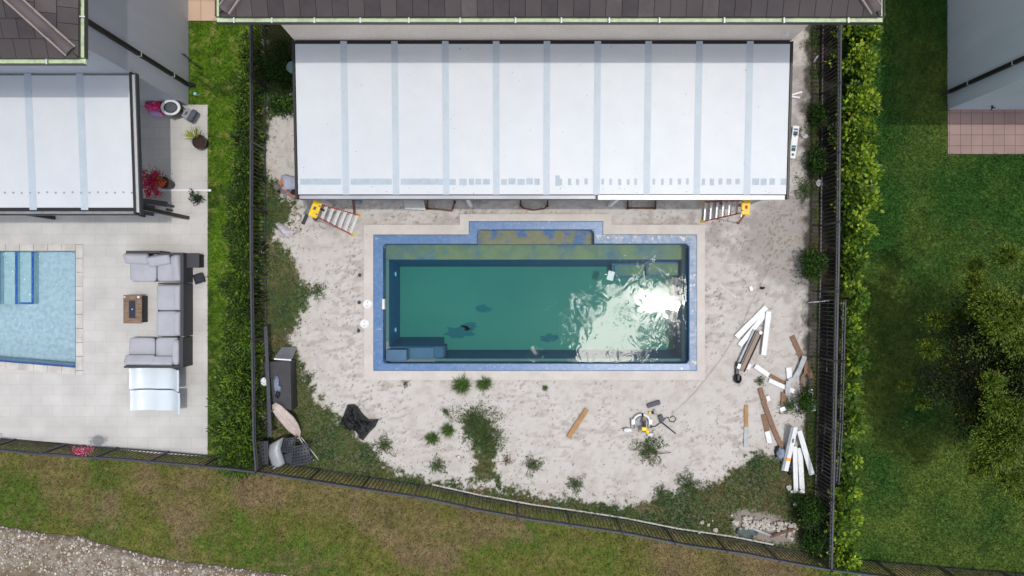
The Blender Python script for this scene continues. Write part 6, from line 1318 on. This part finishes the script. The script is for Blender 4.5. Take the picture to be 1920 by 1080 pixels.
mb = MB(); x, y = W(1535, 343); mb.blob((x, y, .04), (.09, .10, .05), 7, .4, 42); tag(mb.build('plastic_scrap', M['paperbag']), 'pale scrap by the right fence below the dark bush', 'scrap', 'pale scraps')
mb = MB(); x, y = W(1429, 540); mb.blob((x, y, .03), (.07, .04, .04), 6, .4, 43); tag(mb.build('black_scrap', M['bag']), 'small black scrap on the sand right of the small white block', 'scrap')
def rod(lab, pts, r, m, cat='rod', nm='thin_rod'): mb = MB(); mb.tube([(*W(a, b), z) for a, b, z in pts], r, 6); tag(mb.build(nm, M[m]), lab, cat)
rod('thin white rod lying on the sand right of the pool', [(1348, 534, .04), (1379, 557, .04)], .010, 'white')
rod('thin white pipe sticking out of the right fence above the boards', [(1515, 567, .05), (1530, 566, .06), (1551, 563, .25)], .013, 'white', 'pipe', 'thin_pipe')
rod('thin dark hose curling down from the white pipe', [(1515, 567, .05), (1506, 577, .04), (1502, 592, .04), (1507, 604, .04)], .007, 'cord', 'hose', 'thin_hose')
rod('long pale cord running from the pool corner past the brown channel', [(1446, 495, .06), (1430, 525, .05), (1412, 560, .05), (1395, 600, .05), (1372, 640, .05), (1352, 672, .05), (1326, 706, .05), (1300, 738, .05), (1275, 762, .05), (1258, 778, .05)], .0045, 'cord', 'cord', 'cord')
rod('small coiled power lead beside the mallet', [(1256, 783, .04), (1262, 779, .04), (1267, 785, .05), (1263, 791, .04), (1255, 789, .05), (1253, 782, .04), (1246, 784, .04), (1238, 792, .04), (1228, 799, .05), (1218, 800, .06)], .012, 'black', 'power lead', 'power_lead')
rod('dark stick lying on the round green weed', [(1205, 851, .12), (1230, 849, .15), (1256, 846, .14)], .012, 'bark', 'stick', 'stick')
rod('short dark stick on the sand just right of the pool', [(1310, 525, .06), (1319, 540, .05), (1325, 546, .05)], .012, 'bark', 'stick', 'stick')
# black bar + mallet
mb = MB(); mb.box((*W(1225.5, 757.5, .05), .05), (.40, .13, .08), R(18)); tag(mb.build('rubber_bar', M['dgrey'], bevel=.02), 'short dark grey bar above the mitre saw', 'bar')
t = thing('mallet', 'black mallet with a long dark handle right of the mitre saw', 'mallet', (*W(1245, 795), 0)); mb = MB(); mb.box((*W(1239.5, 784, .06), .06), (.13, .20, .11), R(22)); mb.build('head', M['dgrey'], t, bevel=.02); mb = MB(); mb.cyl((*W(1237, 789, .05), .06), (*W(1267, 813, .03), .03), .022, .018, 8); mb.build('handle', M['dkplastic'], t)
# mitre saw
t = thing('mitre_saw', 'yellow and white mitre saw standing on the sand', 'saw', (*W(1203, 796), 0)); X0, Y0 = W(1203, 792, .1)
mb = MB(); mb.b2(X0-.28, X0+.28, Y0-.06, Y0+.05, .02, .09); mb.cyl((X0, Y0, .02), (X0, Y0, .10), .17, n=24); mb.bar((X0, Y0-.1, .06), (X0-.02, Y0-.30, .06), .12, .06); mb.build('table_base', M['mgrey'], t, bevel=.005)
mb = MB(); q = [(X0+.23*math.cos(a), Y0+.03+.20*math.sin(a), .12) for a in [R(15+150*k/12) for k in range(13)]]; mb.tube(q, .035, 8); mb.build('fence_arc', M['white'], t, smooth=True)
for s in (-1, 1):
    mb = MB(); mb.cushion((X0+s*.25, Y0+.02, .13), (.12, .16, .08)); mb.build('side_fence', M['white'], t, smooth=True)
    mb = MB(); mb.tube([(X0+s*.30, Y0+.08, .03), (X0+s*.30, Y0-.18, .03), (X0+s*.20, Y0-.18, .03), (X0+s*.20, Y0-.02, .03)], .012, 6); mb.build('carry_leg', M['black'], t)
mb = MB(); mb.cyl((X0+.04, Y0+.00, .22), (X0+.075, Y0+.00, .22), .15, n=24); mb.build('blade_guard', M['black'], t, bevel=.006)
mb = MB(); mb.bar((X0+.03, Y0+.18, .24), (X0+.05, Y0+.02, .34), .06, .05); mb.build('arm', M['tan'], t, bevel=.008); mb = MB(); mb.box((X0+.03, Y0-.14, .32), (.15, .12, .14)); mb.cyl((X0+.08, Y0-.22, .28), (X0+.18, Y0-.24, .28), .06, n=14); mb.build('motor', M['yellow'], t, bevel=.02)
mb = MB(); mb.box((X0+.035, Y0-.21, .27), (.10, .06, .12)); mb.cyl((X0+.01, Y0+.28, .16), (X0+.02, Y0+.17, .24), .025, n=8); mb.box((X0+.02, Y0+.02, .37), (.03, .10, .03)); mb.build('handle', M['black'], t, bevel=.006)
t = thing('cordless_drill', 'small yellow and grey drill lying above right of the mitre saw', 'drill', (*W(1222, 774), 0)); x, y = W(1222, 774, .05); mb = MB(); mb.cyl((x-.09, y, .05), (x-.02, y+.01, .05), .045, .04, 12); mb.build('motor', M['yellow'], t); mb = MB(); mb.cyl((x-.02, y, .05), (x+.06, y+.01, .05), .04, n=10); mb.build('body', M['black'], t); mb = MB(); mb.box((x+.09, y+.02, .05), (.07, .16, .06), R(15)); mb.build('battery', M['mgrey'], t, bevel=.01)
for px, py, rx, ry, lab, sd2 in ((1177, 806, .13, .07, 'white plastic bag scrap left of the mitre saw', 51), (1219, 814, .10, .05, 'white plastic bag scrap right of the mitre saw foot', 52), (860, 818+38, .05, .04, 'tiny white scrap on the sand left of the weed strip', 53)):
    x, y = W(px, py); mb = MB(); mb.blob((x, y, .03), (rx, ry, .04), 8, .45, sd2); tag(mb.build('plastic_scrap', M['pvc'], smooth=True), lab, 'scrap', 'pale scraps')
# rubble heap in the corner: rocks
rk = random.Random(12); RP = [(1377, 978, .10), (1393, 983, .05), (1387, 990, .04), (1478, 998, .07), (1483, 1009, .06), (1477, 1006, .06), (1489, 944, .06), (1477, 913, .08), (1468, 996, .06), (1464, 1000, .05), (1492, 989, .05), (1315, 978, .06), (1327, 983, .05), (1340, 992, .07), (1335, 975, .03), (1310, 997, .05), (1371, 965, .04), (1400, 972, .04)]
for i in range(70): RP.append((rk.uniform(1392, 1488), 0, rk.uniform(.03, .075)))
RP = [(px, py if py else 978 + (px-1395)*.10 + rk.uniform(-10, 12), r) for px, py, r in RP]
def compass(i): return None
rbase = []
for k in range(6): mb = MB(); mb.blob((0, 0, 0), (1, .85, .7), 6, .35, 100+k); o = mb.build('rock', M['rock'], origin=(0, 0, 0), smooth=False); rbase.append(o)
first = [True]*6
for i, (px, py, r) in enumerate(RP):
    x, y = W(px, py); k = i % 6; o = rbase[k] if first[k] else rbase[k].copy()
    if not first[k]: COL.objects.link(o)
    first[k] = False; o.location = (x, y, r*.5+.045); o.scale = (r, r, r); o.rotation_euler = (0, 0, rk.uniform(0, 6.28))
    spec = {0: 'largest white rock, at the left end of the rubble heap', 11: 'leftmost white rock in the weeds between the edging strip and the rubble heap', 7: 'lone white rock below the lower board pile', 6: 'grey white rock against the dense corner bush'}
    if i in spec: tag(o, spec[i], 'rock', 'white rubble rocks')
    elif px < 1345: tag(o, 'small white rock in the weeds by the pale edging, left of the rubble heap', 'rock', 'white rocks in the weeds')
    else: tag(o, 'small white limestone rock of the rubble heap in the lower right corner' if r < .08 else 'larger white limestone rock of the rubble', 'rock', 'white rubble rocks')
mb = MB(); mb.bar((*W(1403, 986), .10), (*W(1443, 1002), .10), .06, .04); tag(mb.build('rebar_strip', M['galv']), 'grey strip lying in the rubble heap, left one', 'strip', 'strips in the rubble'); mb = MB(); mb.bar((*W(1441, 1004), .11), (*W(1487, 988), .13), .07, .04); tag(mb.build('rebar_strip', M['rust']), 'dark strip crossing the rubble heap, right one', 'strip', 'strips in the rubble')
mb = MB(); x, y = W(1398, 996); mb.blob((x, y, .04), (.30, .16, .07), 10, .3, 61); tag(mb.build('tarp', M['tarp'], smooth=True), 'dark grey-green tarp half buried at the left of the rubble', 'tarp')
# dark sheet in the shaded corner beside the patio roof
mb = MB(); x, y = W(548, 126, .6); mb.lathe((x, y, .58), [(.17, 0), (.17, .03), (.15, .04), (0, .04)], 24); mb.cyl((x, y, 0), (x, y, .58), .03, n=8); tag(mb.build('round_table', M['green_panel']), 'pale round table edge peeking from under the patio roof in the shade', 'table')

# ================================================================== PERSON (crouching at the patio corner)
def skinned(name, joints, edges, parent, m, root=0, sub=2):
    o0, _ = ROOT[parent.name] if parent.name in ROOT else (Vector((0, 0, 0)), 0)
    me = bpy.data.meshes.new(name); me.from_pydata([tuple(Vector(j[:3])-o0) for j in joints], edges, []); o = link_mesh(name, me, parent, [m])
    sk_ = o.modifiers.new('skin', 'SKIN'); sk_.use_smooth_shade = True
    for i, j in enumerate(joints):
        d = me.skin_vertices[0].data[i]; d.radius = (j[3], j[4] if len(j) > 4 else j[3]); d.use_root = (i == root)
    su = o.modifiers.new('sub', 'SUBSURF'); su.levels = 1; su.render_levels = sub
    return o
px_, py_ = -6.22, 2.80
per = thing('person', 'person in grey shirt and black trousers crouching at the left end of the patio roof', 'person', (px_, py_, 0))
pel = (-6.00, 2.93, .52); ch = (-6.30, 2.98, .82); nk = (-6.44, 2.94, .92)
J = [(*pel, .15, .13), (-6.16, 2.97, .68, .15, .14), (*ch, .17, .14), (*nk, .06), (-6.52, 2.86, .95, .085, .09), (-6.53, 2.80, .94, .09, .095), (-6.515, 2.745, .91, .06, .07),
     (-6.38, 3.13, .86, .06), (-6.22, 3.14, .60, .045), (-6.02, 3.02, .44, .034), (-6.38, 2.76, .84, .06), (-6.26, 2.62, .60, .045), (-6.05, 2.60, .48, .034),
     (-5.98, 3.02, .50, .10), (-6.32, 3.02, .50, .075), (-6.08, 3.04, .10, .045), (-6.22, 3.05, .04, .04),
     (-5.98, 2.84, .50, .10), (-6.28, 2.70, .46, .075), (-6.08, 2.66, .10, .045), (-6.22, 2.62, .04, .04)]
for s, b in ((1, 9), (-1, 12)):
    pass
E = [(0, 1), (1, 2), (2, 3), (3, 4), (4, 5), (5, 6), (2, 7), (7, 8), (8, 9), (2, 10), (10, 11), (11, 12), (0, 13), (13, 14), (14, 15), (15, 16), (0, 17), (17, 18), (18, 19), (19, 20)]
# palms and fingers grow out of each wrist
for b in (9, 12):
    w = Vector(J[b][:3]); d = Vector((.9, .1 if b == 12 else -.1, -.35)).normalized(); s = Vector((-d.y, d.x, 0)).normalized(); pc_ = w + d*.075
    J.append((*pc_, .036, .020)); pi = len(J)-1; E.append((b, pi))
    for k, (off, ln) in enumerate(((-.030, .065), (-.010, .078), (.010, .073), (.028, .058))):
        k1 = pc_ + d*.045 + s*off; k2 = k1 + (d*.8 + Vector((0, 0, -.5))).normalized()*ln*.5; k3 = k2 + (d*.3 + Vector((0, 0, -.9))).normalized()*ln*.5
        for p, rr in ((k1, .010), (k2, .009), (k3, .007)): J.append((*p, rr))
        n0 = len(J)-3; E += [(pi, n0), (n0, n0+1), (n0+1, n0+2)]
    th = pc_ - d*.02 - s*.045*(1 if b == 9 else -1); th2 = th + d*.045
    J.append((*th, .011)); J.append((*th2, .009)); E += [(pi, len(J)-2), (len(J)-2, len(J)-1)]
body = skinned('body', J, E, per, M['skin'])
skinned('shirt', [(-6.04, 2.94, .58, .17, .15), (-6.16, 2.97, .69, .185, .165), (-6.30, 2.98, .83, .20, .16), (-6.40, 2.95, .90, .11, .10), (-6.40, 3.12, .86, .085), (-6.31, 3.15, .73, .07), (-6.40, 2.78, .85, .085), (-6.32, 2.69, .72, .07)], [(0, 1), (1, 2), (2, 3), (2, 4), (4, 5), (2, 6), (6, 7)], per, M['shirt'])
skinned('trousers', [(-5.99, 2.93, .52, .165, .15), (-6.02, 3.02, .51, .12), (-6.34, 3.02, .51, .092), (-6.20, 3.03, .28, .075), (-6.09, 3.04, .11, .065), (-6.02, 2.84, .51, .12), (-6.30, 2.70, .47, .092), (-6.18, 2.68, .26, .075), (-6.09, 2.66, .11, .065)], [(0, 1), (1, 2), (2, 3), (3, 4), (0, 5), (5, 6), (6, 7), (7, 8)], per, M['trouser'])
for y in (3.05, 2.64): mb = MB(); mb.cushion((-6.17, y, .055), (.27, .10, .09), R(175)); mb.build('shoe', M['shoe'], per, smooth=True)
mb = MB(); mb.blob((-6.545, 2.825, .975), (.098, .108, .092), 12, .05, 71); mb.build('hair', M['hair'], per, smooth=True)
fc = Vector((-6.50, 2.74, .90))
mb = MB(); mb.blob((fc.x+.03, fc.y-.035, fc.z-.02), (.016, .02, .014), 6, .05, 72); mb.build('nose', M['skin'], per, smooth=True)
for dx in (-.03, .035): mb = MB(); mb.blob((fc.x+.02+dx, fc.y-.03, fc.z+.012), (.010, .008, .007), 6, 0, 73); mb.build('eye', M['eye'], per, smooth=True)
mb = MB(); mb.blob((fc.x+.035, fc.y-.03, fc.z-.055), (.024, .008, .007), 6, 0, 74); mb.build('mouth', M['skin_lip'], per, smooth=True)
for dx in (-.088, .086): mb = MB(); mb.blob((-6.535+dx, 2.81, .93), (.012, .026, .032), 6, 0, 75); mb.build('ear', M['skin'], per, smooth=True)

# leaf bits and creeping sprigs lying on the sand round the weedy edges
n = 60000; x = rng.uniform(-7.1, 8.9, n); y = rng.uniform(-7.6, 8.2, n); dv = vegmask(x, y); cl_n = fbm(x, y, 5.5, 4, 123)
k = ksand(x, y) & (dv < .1) & (rng.random(n) < np.exp(np.minimum(dv, 0)*3.2)*.9*sstep(.47, .62, cl_n) + .004)
x, y = x[k], y[k]; n = len(x); d = rng.normal(size=(n, 3)); d[:, 2] = np.abs(d[:, 2])*.3
o = fastmesh('leaf_litter', leafquads(np.stack([x, y, zsand(x, y)+.006], 1), rng.uniform(.03, .07, n), rng.uniform(.015, .03, n), dirs=d), 4, colvar(n, [C(70, 92, 52), C(56, 74, 46), C(92, 84, 60), C(64, 58, 50)]), None, M['leaf']); o['kind'] = 'stuff'

# dry leaf bits blown onto the patio roof
n = 70; x = rng.uniform(-5.3, 6.8, n); y = np.where(rng.random(n) < .45, rng.uniform(2.38, 2.6, n), rng.uniform(2.4, 6.0, n)); z = 2.80 + .25*(y-2.34)/3.72 + .006
d = rng.normal(size=(n, 3)); d[:, 2] = np.abs(d[:, 2])*.15
o = fastmesh('roof_leaf_bits', leafquads(np.stack([x, y, z], 1), rng.uniform(.02, .05, n), rng.uniform(.01, .02, n), dirs=d), 4, colvar(n, [C(110, 96, 78), C(90, 84, 76)]), None, M['leaf']); o['kind'] = 'stuff'
